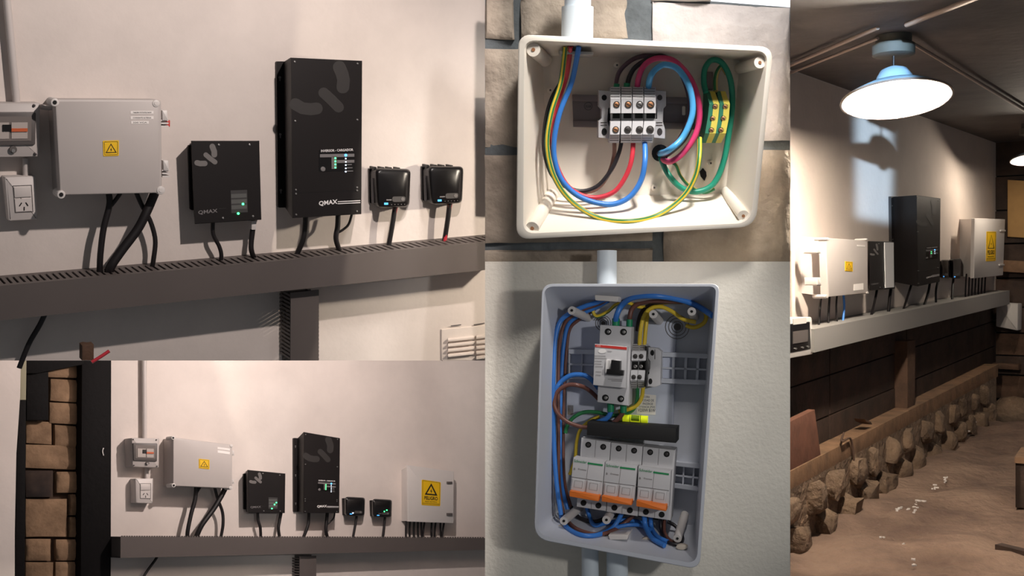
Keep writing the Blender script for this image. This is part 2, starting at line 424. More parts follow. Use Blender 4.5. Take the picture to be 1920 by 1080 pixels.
def regulator(P, fq, bx, by0, by1, H, label, group, leds, fine=True):
    fw = (V(fq[1]) - V(fq[0])).length
    base = P.at(fq[0][0], fq[2][1], 0); t = thing('charge_regulator', label, 'regulator', base, group)
    back = [(bx, by0), (fq[1][0] - fw * .06, by0 + 1), (fq[2][0] - fw * .06, by1), (bx + 1, by1)]
    pr('mounting_plate', P, rr(back, fw * .04), 0, .016, blackp, t)
    R = fw * .13
    o2 = [(bx + fw * .015, by0 + fw * .01), (fq[1][0], fq[1][1] + fw * .03), (fq[2][0] + fw * .01, fq[2][1] - fw * .03), (bx + fw * .03, by1 + fw * .02)]
    MB().loft(P, [(rr(o2, R), .012), (rr(fq, R), H * .72), (rr(inset(fq, fw * .03), R), H * .92), (rr(inset(fq, fw * .09), R), H)]).build('case', blackp, t, 60)
    f = Q(fq)
    g0, g1 = (bx + fw * .09, by0 + (by1 - by0) * .28), (bx + fw * .09, by0 + (by1 - by0) * 1.0)
    MB().tube([(g0[0], g0[1], H * .40), (g1[0] + 1, g1[1], H * .40)], fw * .04, 8, P=P).build('side_grip', mat('grip_grey', (84, 80, 80), .4), t, 60)
    if fine:
        for u in (.0, .22, .43, .66): x, y = f(u, .0); pr('top_lug', P, rr(rect(x - 2, y - 2, x + 3, y + 3), 1), H * .2, H * .6, blackp, t)
    p = pr('panel_print', P, rr(sub(fq, .48, .72, .88, .86), fw * .06), H, H + .0012, mat('panel_print', (74, 71, 70), .5), t)
    x, y = f(.80, .79); pr('dial', P, circ(x, y, fw * .05, 12), H, H + .003, logogrey, p)
    pr('legend', P, sub(fq, .30, .79, .46, .82), H, H + .0012, greytxt, p)
    d = pr('lcd', P, sub(fq, .23, .875, .35, .925), H, H + .0016, lcd, t)
    for u, v, m in leds: x, y = f(u, v); pr('led', P, circ(x, y, fw * .03, 8), H, H + .003, m, d)
    for k in range(5 if fine else 0): x, y = f(.46 + k * .1, .925); pr('legend', P, circ(x, y, fw * .012, 6), H, H + .0014, greytxt, t)
    return t

def bolt_sign(P, q, h, parent, words=True):
    s = pr('warning_sign', P, rr(q, (V(q[1]) - V(q[0])).length * .06), h - .001, h + .0015, yellow, parent)
    return s
def triangle(P, a, b, c, h, parent, th):
    tri = [a, b, c]; inn = inset(tri, th); mb = MB()
    for x, y in tri + inn: mb.v.append(P.at(x, y, h))
    for i in range(3): mb.face([i, (i + 1) % 3, 3 + (i + 1) % 3, 3 + i])
    mb.build('triangle', ink, parent, 0)
    cx = (a[0] + b[0] + c[0]) / 3; cy = (a[1] + b[1] + c[1]) / 3; s = abs(b[0] - c[0]) * .16
    z = MB(); pts = [(cx + s * .3, cy - s * 1.3), (cx - s * .5, cy + s * .2), (cx, cy + s * .1), (cx - s * .2, cy + s * 1.3), (cx + s * .6, cy - s * .2), (cx + s * .1, cy - s * .1)]
    z.v = [P.at(x, y, h) for x, y in pts]; z.face([0, 1, 2, 5]); z.face([2, 3, 4, 5]); z.build('lightning_bolt', ink, parent, 0)
def outline(P, q, wd, h, parent, m=ink, name='border'):
    inn = inset(q, wd); mb = MB(); n = len(q)
    for x, y in list(q) + inn: mb.v.append(P.at(x, y, h))
    for i in range(n): mb.face([i, (i + 1) % n, n + (i + 1) % n, n + i])
    return mb.build(name, m, parent, 0)

def grey_enclosure(P, fq, H, label, group, sticker, labels, hinges, lugs, button=None, back=None, m=greyplastic):
    base = P.at(*Q(fq)(.5, 1), 0); t = thing('electrical_enclosure', label, 'enclosure', base, group)
    fw = (V(fq[1]) - V(fq[0])).length
    g = 2 if fw > 150 else 1
    if back: MB().loft(P, [(back, 0), (inset(fq, g), H * .78)]).build('body', m, t, 20)
    else: MB().prism(P, inset(fq, g), 0, H * .78).build('body', m, t, 20)
    pr('lid', P, rr(fq, fw * .04), H * .74, H, m, t, fw * .018)
    for x, y, r in lugs:
        l = pr('lug', P, circ(x, y, r, 16), H * .6, H + .004, lightplastic, t, r * .2)
        pr('lug_recess', P, circ(x, y, r * .5, 12), H, H + .006, blackdark if r > 3 and lugs.index((x, y, r)) < 2 else lightplastic, l)
    s = bolt_sign(P, sticker, H + .001, t)
    f = Q(sticker); sw = abs(sticker[1][0] - sticker[0][0])
    if fw > 60:
        outline(P, rr(sub(sticker, .07, .07, .93, .93), sw * .06), max(.4, sw * .025), H + .0032, s)
        triangle(P, f(.5, .18), f(.86, .80), f(.14, .80), H + .0032, s, sw * .05)
    for q, txt in labels:
        l = pr('paper_label', P, q, H, H + .0015, paper, t)
        fl = Q(q)
        if txt: text('lettering', P, txt, fl(.1, .75), fl(.9, .75), abs(q[3][1] - q[0][1]) * .45, H + .002, ink, l)
    for q in hinges:
        hg = pr('hinge', P, rr(q, 1), H * .55, H * .98, lightplastic, t, 1)
        f2 = Q(q)
        for v in (.9, 1.2, 1.5) if fw > 150 else (1.0,):
            x, y = f2(0, v); xx, _ = f2(1.1, v)
            pr('hinge_finger', P, rect(x - 3 * fw / 200, y, xx, y + 3 * fw / 200), H * .5, H * .95, lightplastic, hg)
    if button: pr('push_button', P, rr(rect(*button), 2), H * .5, H * .8, red, t, 1)
    return t

def breaker_box(P, fq, H, label, group, fine=True):
    t = thing('breaker_box', label, 'breaker box', P.at(*Q(fq)(.5, 1), 0), group)
    fw = (V(fq[1]) - V(fq[0])).length
    pr('housing', P, rr(fq, fw * .03), 0, H, greyplastic, t, fw * .03)
    wq = sub(fq, .05, .17, .93, .78)
    fr = pr('window_frame', P, rr(wq, fw * .03), H - .01, H + .012, frame_d, t, fw * .015)
    pr('window', P, sub(fq, .12, .25, .86, .70), H, H + .014, clear, fr)
    a = pr('breaker_module', P, sub(fq, .20, .36, .50, .66), H, H + .017, mat('module_grey', (176, 166, 160), .5), t); pr('toggle', P, sub(fq, .40, .40, .53, .52), H, H + .022, blackp, a)
    b = pr('breaker_module', P, sub(fq, .54, .36, .80, .66), H, H + .017, mat('module_grey', (176, 166, 160), .5), t); pr('toggle', P, sub(fq, .54, .47, .80, .53), H, H + .022, mat('toggle_dull', (196, 92, 48), .5), b)
    l = pr('latch', P, circ(*Q(fq)(.57, .86), fw * .06, 12), H, H + .012, frame_d, t); pr('latch_tip', P, circ(*Q(fq)(.57, .88), fw * .03, 10), H, H + .016, steel, l)
    screws(P, fq, [(.90, .05), (.93, .95), (.06, .05), (.06, .95)], H + .002, fw * .025, t, darkscrew)
    return t
def socket(P, fq, H, label, group, fine=True):
    t = thing('wall_socket', label, 'socket', P.at(*Q(fq)(.5, 1), 0), group)
    fw = (V(fq[1]) - V(fq[0])).length
    pr('housing', P, rr(fq, fw * .05), 0, H, socketwhite, t, fw * .07)
    iq = sub(fq, .24, .20, .86, .82)
    outline(P, iq, fw * .02, H + .0015, t, frame_d, 'module_frame')
    pr('switch', P, sub(iq, .06, .06, .94, .44), H, H + .006, socketwhite, t, fw * .02)
    pr('outlet', P, sub(iq, .06, .50, .94, .96), H, H + .003, socketwhite, t)
    for (u, v, du) in ((.34, .70, .12), (.68, .70, -.12), (.52, .86, 0)):
        x, y = Q(iq)(u, v); k = fw * .045
        stroke(P, [(x - du * fw * .25, y + k), (x + du * fw * .25, y - k)], fw * .018, H + .0045, blackdark, t, 'slot')
    return t

# =================================================================== UPPER LEFT: equipment on the tilted plaster wall
G1 = 'equipment in the upper left view'
def cbl(P, pts, r, label, g, m=cable): return wire(P, pts, r, m, label, g, 'cable', 'cable')
tag(MB().tube([(9, -40, .03), (31, 192, .03)], 7, 12, P=P1).build('conduit', pvc, None, 60), 'pale vertical conduit rising above the breaker box, upper left view', 'conduit')
breaker_box(P1, [(-42, 193), (76, 193), (74, 294), (-40, 296)], .10, 'grey breaker box with window and orange toggle, cut by the left edge', G1)
tag(MB().tube([(48, 296, .03), (49, 334, .03)], 6, 12, P=P1).build('conduit', pvc, None, 60), 'short pale pipe between breaker box and wall socket, upper left view', 'conduit')
socket(P1, [(8, 332), (67, 330), (71, 412), (16, 415)], .07, 'white socket with switch under the breaker box, upper left view', G1)
E1 = [(103, 186), (303, 187), (304, 362), (113, 366)]
grey_enclosure(P1, E1, .21, 'grey enclosure with yellow warning sticker, larger one in the upper left view', G1,
    [(193, 264), (223, 263), (223, 292), (194, 293)],
    [([(245, 208), (288, 208), (288, 213.5), (245, 213.5)], 'TABLERO FOTOVOLTAICO'), ([(245, 218), (288, 218), (288, 223.5), (245, 223.5)], 'CORRIENTE ALTERNA'), ([(246, 227), (279, 227), (279, 232), (246, 232)], '220 VCA')],
    [[(304, 207), (314, 207), (315, 226), (305, 226)], [(306, 301), (316, 301), (317, 320), (307, 320)]],
    [(103, 192, 8), (115, 365, 8), (293, 194, 7), (302, 357, 8)], (313, 225, 319, 238))
tag(MB().tube([(76, 200, .07), (90, 202, .07), (104, 200, .07)], 5, 10, P=P1).build('conduit', pvc, None, 60), 'short nipple joining breaker box and grey enclosure, upper left view', 'conduit')
for pts, r, lb in (
    ([(204, 362, .10), (205, 385, .10), (194, 430, .10), (188, 480, .10), (187, 515, .09)], 6, 'black cable dropping straight from the grey enclosure, leftmost, upper left view'),
    ([(226, 362, .10), (216, 376, .10), (206, 388, .10)], 4, 'short black cable branch under the grey enclosure, upper left view'),
    ([(290, 362, .11), (276, 395, .12), (258, 430, .12), (228, 470, .12), (208, 500, .12), (203, 520, .10)], 9, 'thick black cable crossing diagonally below the grey enclosure, upper left view'),
    ([(256, 362, .10), (266, 385, .09), (282, 415, .08), (291, 450, .08), (288, 485, .08), (284, 506, .07)], 4.5, 'thin black cable curving right below the grey enclosure, upper left view')):
    cbl(P1, pts, r, lb, 'cables below the grey enclosure, upper left view')
charger(P1, [(358, 264), (486, 264), (490, 412), (365, 420)], [(353, 272), (420, 272), (420, 394), (357, 394)], .13,
    'black charger with two green lights, in the upper left view', G1, [(.735, .79), (.66, .905)])
cbl(P1, [(399, 416, .07), (400, 440, .07), (411, 462, .07), (415, 480, .07), (411, 500, .06)], 4, 'black cable from the left of the charger, upper left view', 'charger cables, upper left view')
cc = thing('cable', 'black cable with pale plug right under the charger, upper left view', 'cable', P1.at(478, 490, .06), 'charger cables, upper left view')
MB().tube([(474, 430, .08), (471, 455, .08), (472, 472, .08), (480, 492, .06)], 5, 8, 6, None, P1).build('insulation', cable, cc, 60)
pr('plug', P1, rr(rect(472, 414, 481, 431), 1.5), .06, .10, lightplastic, cc, 1)
inverter(P1, [(545, 108), (679, 114), (677.5, 401.5), (548, 409)], [(518.5, 115), (660, 118), (660, 386), (521, 389.5)], .20,
    'tall black inverter with white lettering, in the upper left view', G1)
for pts, r, lb in (
    ([(573, 405, .09), (572, 425, .09), (568, 450, .09), (555, 480, .07)], 5, 'black cable under the left of the tall inverter, upper left view'),
    ([(634, 402, .09), (633, 425, .09), (630, 448, .09), (638, 474, .07)], 5, 'black cable under the right of the tall inverter, upper left view'),
    ([(660, 400, .10), (654, 420, .10), (644, 430, .10), (634, 436, .09)], 2.4, 'thin black lead looping under the tall inverter, upper left view')):
    cbl(P1, pts, r, lb, 'cables below the inverter, upper left view')
regulator(P1, [(703, 315), (770, 317), (767, 388), (707, 390)], 692, 316, 381, .12, 'small black regulator nearest the tall inverter, upper left view', G1, [])
regulator(P1, [(802, 311), (869, 312), (866, 381), (808, 384)], 791, 312, 376, .12, 'small black regulator at the right, upper left view', G1, [])
for x0, y0, x1, y1, lb in ((741, 386, 727, 470, 'black cable with red core under the regulator beside the inverter, upper left view'), (843, 380, 832, 460, 'black cable with red core under the right regulator, upper left view')):
    cb = thing('cable', lb, 'cable', P1.at(x1, y1, .05), 'regulator cables, upper left view')
    MB().tube([(x0, y0, .06), ((x0 + x1) / 2 + 2, (y0 + y1) / 2 - 8, .06), (x1, y1, .05)], 4.6, 8, 6, None, P1).build('sheath', cable, cb, 60)
    for dx in (-4, 4): MB().tube([(x0 + dx, y0, .06), (x0 + dx * .5, y0 + 8, .065), (x0 - 1, y0 + 20, .064)], 2, 6, 4, None, P1).build('core', W['red'] if dx > 0 else W['brown'], cb, 60)
    if x0 > 800: MB().tube([(836, 440, .058), (833, 456, .06)], 3.5, 6, 4, None, P1).build('core', W['red'], cb, 60)
e = thing('metal_cabinet', 'edge of a pale cabinet cut off at the right of the upper left view', 'cabinet', P1.at(905, 385, 0))
pr('body', P1, [(962, 186), (1030, 190), (1030, 395), (962, 388)], 0, .16, lightplastic, e, 2)

def trunking(P, A, B, Hh, bl, br, slots, label, m, name='cable_trunking', solid=False, group=None):
    """A, B: left and right pixel of the front top edge; bl, br: pixels of the front bottom edge"""
    A, B, bl, br = V(A), V(B), V(bl), V(br)
    t = thing(name, label, 'trunking', P.at((A.x + B.x) / 2, (bl.y + br.y) / 2, 0), group)
    fp = lambda k: P.at(*(A + (B - A) * k), Hh); fb = lambda k: P.at(*(bl + (br - bl) * k), Hh)
    n = P.n; th = .008
    f0, f1, g0, g1 = fp(0), fp(1), fb(0), fb(1)
    MB().hexa([f0, f1, f1 - n * th, f0 - n * th, g0, g1, g1 - n * th, g0 - n * th]).build('cover', m, t, 20)
    up = (f0 - g0).normalized() * th
    MB().hexa([g0 - n * th, g1 - n * th, g1 - n * Hh, g0 - n * Hh] + [p + up for p in (g0 - n * th, g1 - n * th, g1 - n * Hh, g0 - n * Hh)]).build('base', m, t, 20)
    MB().hexa([g0 - n * (Hh - .003), g1 - n * (Hh - .003), g1 - n * Hh, g0 - n * Hh] + [f0 - n * (Hh - .003), f1 - n * (Hh - .003), f1 - n * Hh, f0 - n * Hh]).build('back', m, t, 20)
    for p, q in ((f0, g0), (f1, g1)):
        d = (f1 - f0).normalized() * th * (1 if p == f0 else -1)
        MB().hexa([p - n * th, p - n * Hh, q - n * Hh, q - n * th] + [x + d for x in (p - n * th, p - n * Hh, q - n * Hh, q - n * th)]).build('end_cap', m, t, 20)
    dn = (g0 - f0).normalized()
    if solid:
        MB().hexa([f0 - n * th, f1 - n * th, f1 - n * Hh, f0 - n * Hh] + [p + dn * th for p in (f0 - n * th, f1 - n * th, f1 - n * Hh, f0 - n * Hh)]).build('top', m, t, 20)
    else:
        for a, b in ((0, .16), (.80, 1)):   # lips along the front and back of the slots
            pts = [f0 - n * Hh * max(a, th / Hh), f1 - n * Hh * max(a, th / Hh), f1 - n * Hh * b, f0 - n * Hh * b]
            MB().hexa(pts + [p + dn * th for p in pts]).build('lip', m, t, 20)
        for i in range(slots):
            k0, k1 = i / slots, (i + .60) / slots
            pts = [fp(k0) - n * Hh * .16, fp(k1) - n * Hh * .16, fp(k1) - n * Hh * .80, fp(k0) - n * Hh * .80]
            MB().hexa(pts + [p + dn * th for p in pts]).build('finger', m, t, 20)
    return t
trunking(P1, (-225, 556.2), (960, 450), .20, (-225, 624.3), (960, 501), 94, 'long grey slotted trunking across the upper left view', trunkm)
dv = thing('vertical_trunking', 'vertical grey slotted duct below the long trunking, upper left view', 'trunking', P1.at(570, 675, 0))
pr('cover', P1, [(545, 549), (598, 543.5), (597.5, 676), (545, 676)], .145, .152, trunkm, dv)
pr('back', P1, [(530, 549), (583, 543), (583, 676), (530, 676)], 0, .006, trunkm, dv)
for i in range(17):
    y = 553 + i * 7.4
    for sx in (545, 595): pr('finger', P1, rect(sx, y, sx + 3, y + 4), .006, .146, trunkm, dv)
cbl(P1, [(86, 585, .08), (74, 610, .06), (54, 645, .05), (36, 690, .05)], 5, 'black cable hanging under the left of the trunking, upper left view', 'cables below the trunking')
st = thing('wooden_stake', 'dark brown wooden stake at the bottom of the upper left view', 'stake', P1.at(165, 676, .2))
pr('shaft', P1, [(154, 648), (160, 646), (168, 647), (176, 646), (176, 676), (154, 676)], .18, .23, woodb, st, 1)
tag(MB().tube([(172, 679, .26), (190, 668, .26), (205, 658, .26)], 3.2, 8, 5, None, P1).build('rod', W['red'], None, 60), 'bright red rod leaning beside the wooden stake', 'rod')
vt = thing('air_vent', 'white louvred air vent at the lower right of the upper left view', 'vent', P1.at(880, 676, 0))
vq = [(828, 618), (960, 606), (960, 676), (828, 676)]
pr('frame', P1, vq, 0, .008, plaster, vt, 1)
for c0, c1 in ((840, 888), (893, 940)):
    for i in range(6):
        y = 634 + i * 9.6 - (c0 - 840) * .1
        if y + 6 > 676: continue
        MB().loft(P1, [([(c0, y), (c1, y - 5), (c1, y + 1), (c0, y + 6)], .008), ([(c0, y + 3.5), (c1, y - 1.5), (c1, y + 1.5), (c0, y + 6.5)], .028)]).build('slat', plaster, vt, 20)
for x0, y0, x1, y1 in ((829, 622, 830, 638), (828, 648, 829, 676), (846, 611, 864, 609), (889, 609, 908, 606)):
    stroke(P1, [(x0, y0), ((x0 + x1) / 2 + .6, (y0 + y1) / 2), (x1, y1)], .9, .0095 if x0 > 840 else .001, frame_d, vt, 'paint_crack')

# =================================================================== LOWER LEFT: the same wall seen from the doorway
G5 = 'equipment in the lower left view'
glare_m = mat('daylight_reflection', (226, 226, 228), .35)  # colour of the daylight reflection painted on the right-hand room's charger
tag(MB().tube([(270, 640, .03), (271, 822, .03)], 4.6, 12, P=P5).build('conduit', pvc, None, 60), 'pale vertical conduit above the small breaker box, lower left view', 'conduit')
breaker_box(P5, [(247, 821), (299, 822), (298, 877), (249, 875)], .11, 'whole breaker box with window, in the lower left view', G5)
tag(MB().tube([(275, 872, .03), (275, 900, .03)], 4, 10, P=P5).build('conduit', pvc, None, 60), 'short pipe between breaker box and socket, lower left view', 'conduit')
socket(P5, [(254, 897), (288, 897), (287, 944), (255, 943)], .08, 'white socket under the breaker box, lower left view', G5)
grey_enclosure(P5, [(325, 820), (436, 834), (436, 916), (325, 911)], .19, 'grey enclosure with yellow warning sticker, lower left view', G5,
    [(373, 860), (393, 862), (393, 880), (373, 878)],
    [([(408, 838), (431, 841), (431, 845), (408, 842)], None), ([(408, 844), (431, 847), (431, 852), (408, 849)], None)],
    [[(435, 845), (439.5, 845), (439.5, 853), (435, 853)], [(435, 899), (439.5, 899), (439.5, 906), (435, 906)]],
    [(325, 821, 3.6), (326, 910, 4), (434, 836, 3), (433, 915, 3.4)])
for pts, r, lb in (
    ([(368, 908, .10), (366, 935, .10), (358, 965, .10), (352, 995, .10), (351, 1012, .09)], 4, 'black cable dropping from the left of the grey enclosure, lower left view'),
    ([(377, 910, .10), (371, 920, .10), (366, 930, .10)], 2.6, 'short black branch cable below the grey enclosure, lower left view'),
    ([(424, 912, .11), (415, 930, .11), (400, 955, .11), (378, 985, .11), (366, 1012, .09)], 5, 'thick black cable running diagonally below the grey enclosure, lower left view'),
    ([(402, 912, .10), (408, 935, .09), (417, 960, .08), (418, 985, .08), (413, 1012, .07)], 3, 'thin black cable bending right below the grey enclosure, lower left view')):
    cbl(P5, pts, r, lb, 'cables below the grey enclosure, lower left view')
charger(P5, [(464.5, 881), (535, 888), (534, 962), (465.5, 962)], [(457, 888), (500, 890), (500, 956), (457.5, 955)], .13,
    'black charger with three green lights, in the lower left view', G5, [(.65, .89), (.72, .79), (.77, .74)])
cbl(P5, [(483, 960, .07), (484, 975, .07), (488, 990, .07), (489, 1012, .06)], 2.8, 'black cable under the left of the charger, lower left view', 'charger cables, lower left view')
cbl(P5, [(527, 962, .07), (524, 978, .07), (522, 992, .07), (525, 1012, .06)], 3, 'black cable under the right of the charger, lower left view', 'charger cables, lower left view')
inverter(P5, [(569.5, 810), (637.5, 821.5), (636, 962), (568.5, 962)], [(551, 821), (628, 826), (628, 955), (551.5, 960)], .16,
    'tall black inverter with blue light, in the lower left view', G5)
for pts, r, lb in (
    ([(579, 958, .08), (578, 980, .08), (574, 995, .08), (567, 1012, .07)], 3, 'black cable under the left of the tall inverter, lower left view'),
    ([(614, 958, .08), (612, 980, .08), (611, 995, .08), (615, 1012, .07)], 3.2, 'black cable under the right of the tall inverter, lower left view'),
    ([(628, 958, .08), (626, 970, .08), (620, 978, .08), (613, 984, .08)], 1.5, 'thin black lead looping below the tall inverter, lower left view')):
    cbl(P5, pts, r, lb, 'cables below the inverter, lower left view')
regulator(P5, [(648, 931), (684.5, 933), (683, 968), (648, 967)], 643, 934, 966, .10, 'small black regulator with white-blue light, lower left view', G5, [(.40, .85, led_w)], False)
regulator(P5, [(699, 935), (735, 937), (734, 970), (699, 969.5)], 695, 938, 968, .10, 'small black regulator with green light, lower left view', G5, [(.62, .68, led_g), (.75, .60, led_g)], False)
cbl(P5, [(669, 965, .05), (666, 985, .05), (661, 1012, .05)], 2.4, 'black cable under the regulator with white-blue light', 'regulator cables, lower left view')
cbl(P5, [(722, 968, .05), (720, 988, .05), (717, 1012, .05)], 2.4, 'black cable under the regulator with green light', 'regulator cables, lower left view')
def danger_cabinet(P, fq, bq, H, label, group, sq, latches, m):
    t = thing('metal_cabinet', label, 'cabinet', P.at(*Q(bq)(.5, 1), 0), group)
    MB().loft(P, [(bq, 0), (inset(fq, 1.5), H * .86)]).build('body', m, t, 20)
    pr('door', P, rr(fq, 1), H * .84, H, m, t, .8)
    s = bolt_sign(P, sq, H + .001, t); f = Q(sq); sw = abs(sq[1][0] - sq[0][0])
    outline(P, sub(sq, .04, .03, .96, .97), .5, H + .0035, s)
    triangle(P, f(.5, .10), f(.84, .58), f(.16, .58), H + .0035, s, sw * .07)
    up = V(f(.5, 0)) - V(f(.5, 1))
    text('lettering', P, 'PELIGRO', f(.14, .78), f(.86, .78), up.length * .15, H + .0035, ink, s, .03, up=up)
    text('lettering', P, 'RIESGO ELECTRICO', f(.18, .87), f(.82, .87), up.length * .045, H + .0035, ink, s, .02, up=up)
    pr('rule', P, sub(sq, .06, .91, .94, .925), H, H + .0035, ink, s)
    for q in latches: pr('latch', P, q, H, H + .012, frame_d if P is P5 else lightplastic, t, .5)
    return t
danger_cabinet(P5, [(764.5, 872), (851, 884), (850.5, 981), (765.5, 978)], [(752.5, 881), (838, 890), (838, 972), (752.5, 977)], .13, 'pale metal cabinet with yellow danger sign, lower left view', G5,
    [(791, 899), (826.5, 904), (825.5, 949), (790.5, 947)], [rect(839, 903, 848.5, 907), rect(839, 962, 849, 967)], lightplastic)
ORD = ['first', 'second', 'third', 'fourth', 'fifth', 'sixth', 'seventh', 'eighth', 'ninth', 'tenth']
for i, (x, dx) in enumerate([(762, 0), (769, 0), (777, 0), (784, 1), (790, 2), (797, -4), (810, 0), (818, -3), (826, 2), (834, -5)]):
    cbl(P5, [(x, 972, .06), (x + dx * .4 - 1, 990, .06), (x + dx - 1, 1012, .05)], 1.8, '%s black cable from the left under the danger cabinet, lower left view' % ORD[i], 'row of cables under the danger cabinet, lower left view')
t5 = trunking(P5, (226, 1006.5), (1100, 1009.9), .15, (226, 1046.2), (1100, 1026.8), 1, 'long grey trunking with serrated edge across the lower left view', trunkm, solid=True)
mb = MB()
for i in range(145):
    x = 228 + i * 4.7; y = 1006.5 + (x - 206) / 794 * 3
    mb.prism(P5, [(x, y - 2.2), (x + 2.6, y - 2.2), (x + 2.6, y + .3), (x, y + .3)], .143, .15)
mb.build('teeth', trunkm, t5, 0, 'stuff')
d5 = thing('vertical_trunking', 'vertical grey duct below the long trunking, lower left view', 'trunking', P5.at(575, 1080, 0))
pr('cover', P5, [(562, 1043), (593, 1042), (593, 1130), (562, 1130)], .105, .112, trunkm, d5)
pr('back', P5, [(553, 1040), (584, 1040), (584, 1130), (553, 1130)], 0, .006, trunkm, d5)
for i in range(12): pr('finger', P5, rect(562, 1046 + i * 5, 564, 1048.5 + i * 5), .006, .106, trunkm, d5)
cbl(P5, [(300, 1035, .08), (291, 1050, .06), (275, 1072, .05), (258, 1100, .05)], 2.6, 'thin black cable hanging under the trunking, lower left view', 'cables below the trunking')
# doorway: timber posts, sandstone behind
PD = Plane(210, 900, 7.06, (.70, -.70, .15))
wd = struct(pr('wall_doorway', PD, [(20, 600), (200, 600), (200, 1160), (20, 1160)], -.12, -.05, doormortar))
k = .3795
for i, r in enumerate([(150, 20, 405, 100), (250, 112, 405, 220), (245, 228, 405, 330), (130, 318, 255, 428), (272, 340, 405, 442), (128, 436, 405, 552), (128, 560, 262, 690), (280, 566, 405, 668),
        (128, 700, 330, 886), (345, 676, 405, 780), (343, 788, 405, 888), (128, 897, 250, 1005), (277, 900, 405, 1003), (128, 1012, 262, 1110), (274, 1010, 405, 1110)]):
    x0, y0, x1, y1 = r[0] * k, 670 + r[1] * k, r[2] * k, 670 + r[3] * k
    sk = 6 * k if i < 6 else 0
    block(PD, [(x0, y0 - sk), (x1, y0 + sk * .5), (x1, y1 + sk * .5), (x0, y1 - sk)], -.06, 0, soot if i == 6 else doorstone, wd, .012, 8, 6, i + 20)
def post(name, P, poly, h0, h1, m, label, cat='post'):
    return tag(pr(name, P, poly, h0, h1, m, None, 1), label, cat)
post('timber_block', PD, [(50, 690), (91, 696), (91, 788), (50, 788)], -.01, .06, darkpost, 'black timber block end set high in the stone doorway, lower left view', 'timber')
post('timber_lintel', PD, [(48, 640), (158, 640), (158, 683), (70, 700), (48, 700)], .0, .10, darkpost, 'dark sloping timber lintel over the stone doorway, lower left view', 'timber')
post('timber_post', P5, [(154, 600), (209, 600), (208, 1150), (151, 1150)], -.12, .02, darkpost, 'wide black timber post right of the stone doorway, lower left view')
tag(MB().tube([(194, 840, .025), (192, 846, .026), (194, 854, .025)], 1.2, 6, 4, None, P5).build('hook', paper, None, 60), 'tiny white hook on the wide black timber post', 'hook')
post('door_jamb', PD, [(37, 600), (51, 600), (49, 750), (36, 750)], .0, .16, mat('jamb_paint', (150, 146, 122), .7), 'pale painted jamb top left of the stone doorway', 'jamb')
post('timber_post', PD, [(34, 750), (49, 750), (46, 1150), (27, 1150)], .0, .16, darkpost, 'narrow dark timber post left of the stone doorway, lower left view')
struct(pr('wall_doorway_left', PD, [(-420, 600), (41, 600), (38, 745), (31, 850), (28, 1000), (28, 1160), (-420, 1160)], .12, .24, plaster5, None, 1))

# =================================================================== UPPER MIDDLE: cream junction box on stone
p2t = thing('conduit', 'pale bluish conduit with sleeve entering the top of the cream junction box', 'conduit', P2.at(1082, 75, .2))
MB().tube([(1084, -45, .2), (1083, 30, .2)], 25, 20, P=P2).build('pipe', pvcblue, p2t, 60)
MB().tube([(1083, 13, .2), (1082, 86, .2)], 30, 20, P=P2).build('sleeve', pvcblue, p2t, 60)
HB = .40
bt = thing('junction_box', 'open cream plastic junction box full of coloured wires on the stone wall', 'junction box', P2.at(1195, 440, 0))
OR = rr([(972, 64), (1450, 88), (1417, 425), (968, 449)], [26, 26, 32, 26], 6)
def midsag(p): return p
IR = rr([(985, 77), (1438, 98), (1406, 416), (983, 436)], [20, 20, 26, 20], 6)
BI = rr([(1016, 104), (1388, 112), (1360, 362), (1030, 371)], [8, 8, 8, 8], 6)
BO = rr([(1000, 96), (1402, 106), (1374, 376), (1012, 388)], [8, 8, 8, 8], 6)
MB().loft(P2, [(BO, 0), (OR, HB - .02), (OR, HB - .004), (inset(OR, 2), HB), (inset(IR, -2), HB), (IR, HB - .006), (BI, .03)]).build('shell', cream, bt, 40)
for x, y, r, bx, by in ((1000, 93, 13, 1022, 112), (1425, 117, 11, 1388, 128), (998, 428, 13, 1034, 366), (1394, 405, 11, 1362, 360)):
    b = MB().tube([(bx, by, .03), (x, y, HB - .02)], r, 16, P=P2).build('corner_post', cream, bt, 60)
    pr('screw_hole', P2, circ(x, y, r * .28, 10), HB - .03, HB - .017, mat('brass_insert', (150, 100, 64), .6), b)
for x, y in ((1032, 169), (1227, 352), (1333, 306), (1157, 122), (1318, 150)):
    b = pr('boss', P2, circ(x, y, 6, 12), .03, .06, cream, bt, 1.2); pr('boss_hole', P2, circ(x, y, 2, 8), .05, .062, frame_d, b)
pr('knockout', P2, [(1318, 315), (1324, 322), (1325, 330), (1321, 339), (1314, 331), (1312, 322)], .028, .034, blackdark, bt)
pr('entry_flange', P2, [(1049, 95), (1113, 97), (1112, 103), (1051, 101)], .12, .30, mat('fitting_grey', (176, 174, 172), .5), bt, 1)
gm = MB().tube([(1238, 287, .03), (1238, 287, .055)], 16, 18, P=P2).build('cable_grommet', blackp, None, 60); tag(gm, 'black rubber grommet in the back of the cream junction box', 'grommet')
dr = thing('din_rail', 'metal mounting rail behind the grey terminals in the cream junction box', 'rail', P2.at(1190, 240, .03))
RQ = [(1073, 177), (1304, 183), (1303, 243), (1075, 238)]
pr('web', P2, sub(RQ, 0, .18, 1, .82), .03, .05, railm, dr)
pr('lip', P2, sub(RQ, 0, 0, 1, .2), .04, .075, railm, dr, 1); pr('lip', P2, sub(RQ, 0, .8, 1, 1), .04, .075, railm, dr, 1)
pr('slot', P2, rr(rect(1279, 199, 1285, 216), 2), .045, .052, cream, dr)
outline(P2, circ(1103, 199, 8, 14), 1.2, .0515, dr, frame_d, 'stamp_ring')
text('stamp', P2, 'IRAM', (1098, 202), (1108, 202), 5, .0515, frame_d, dr)
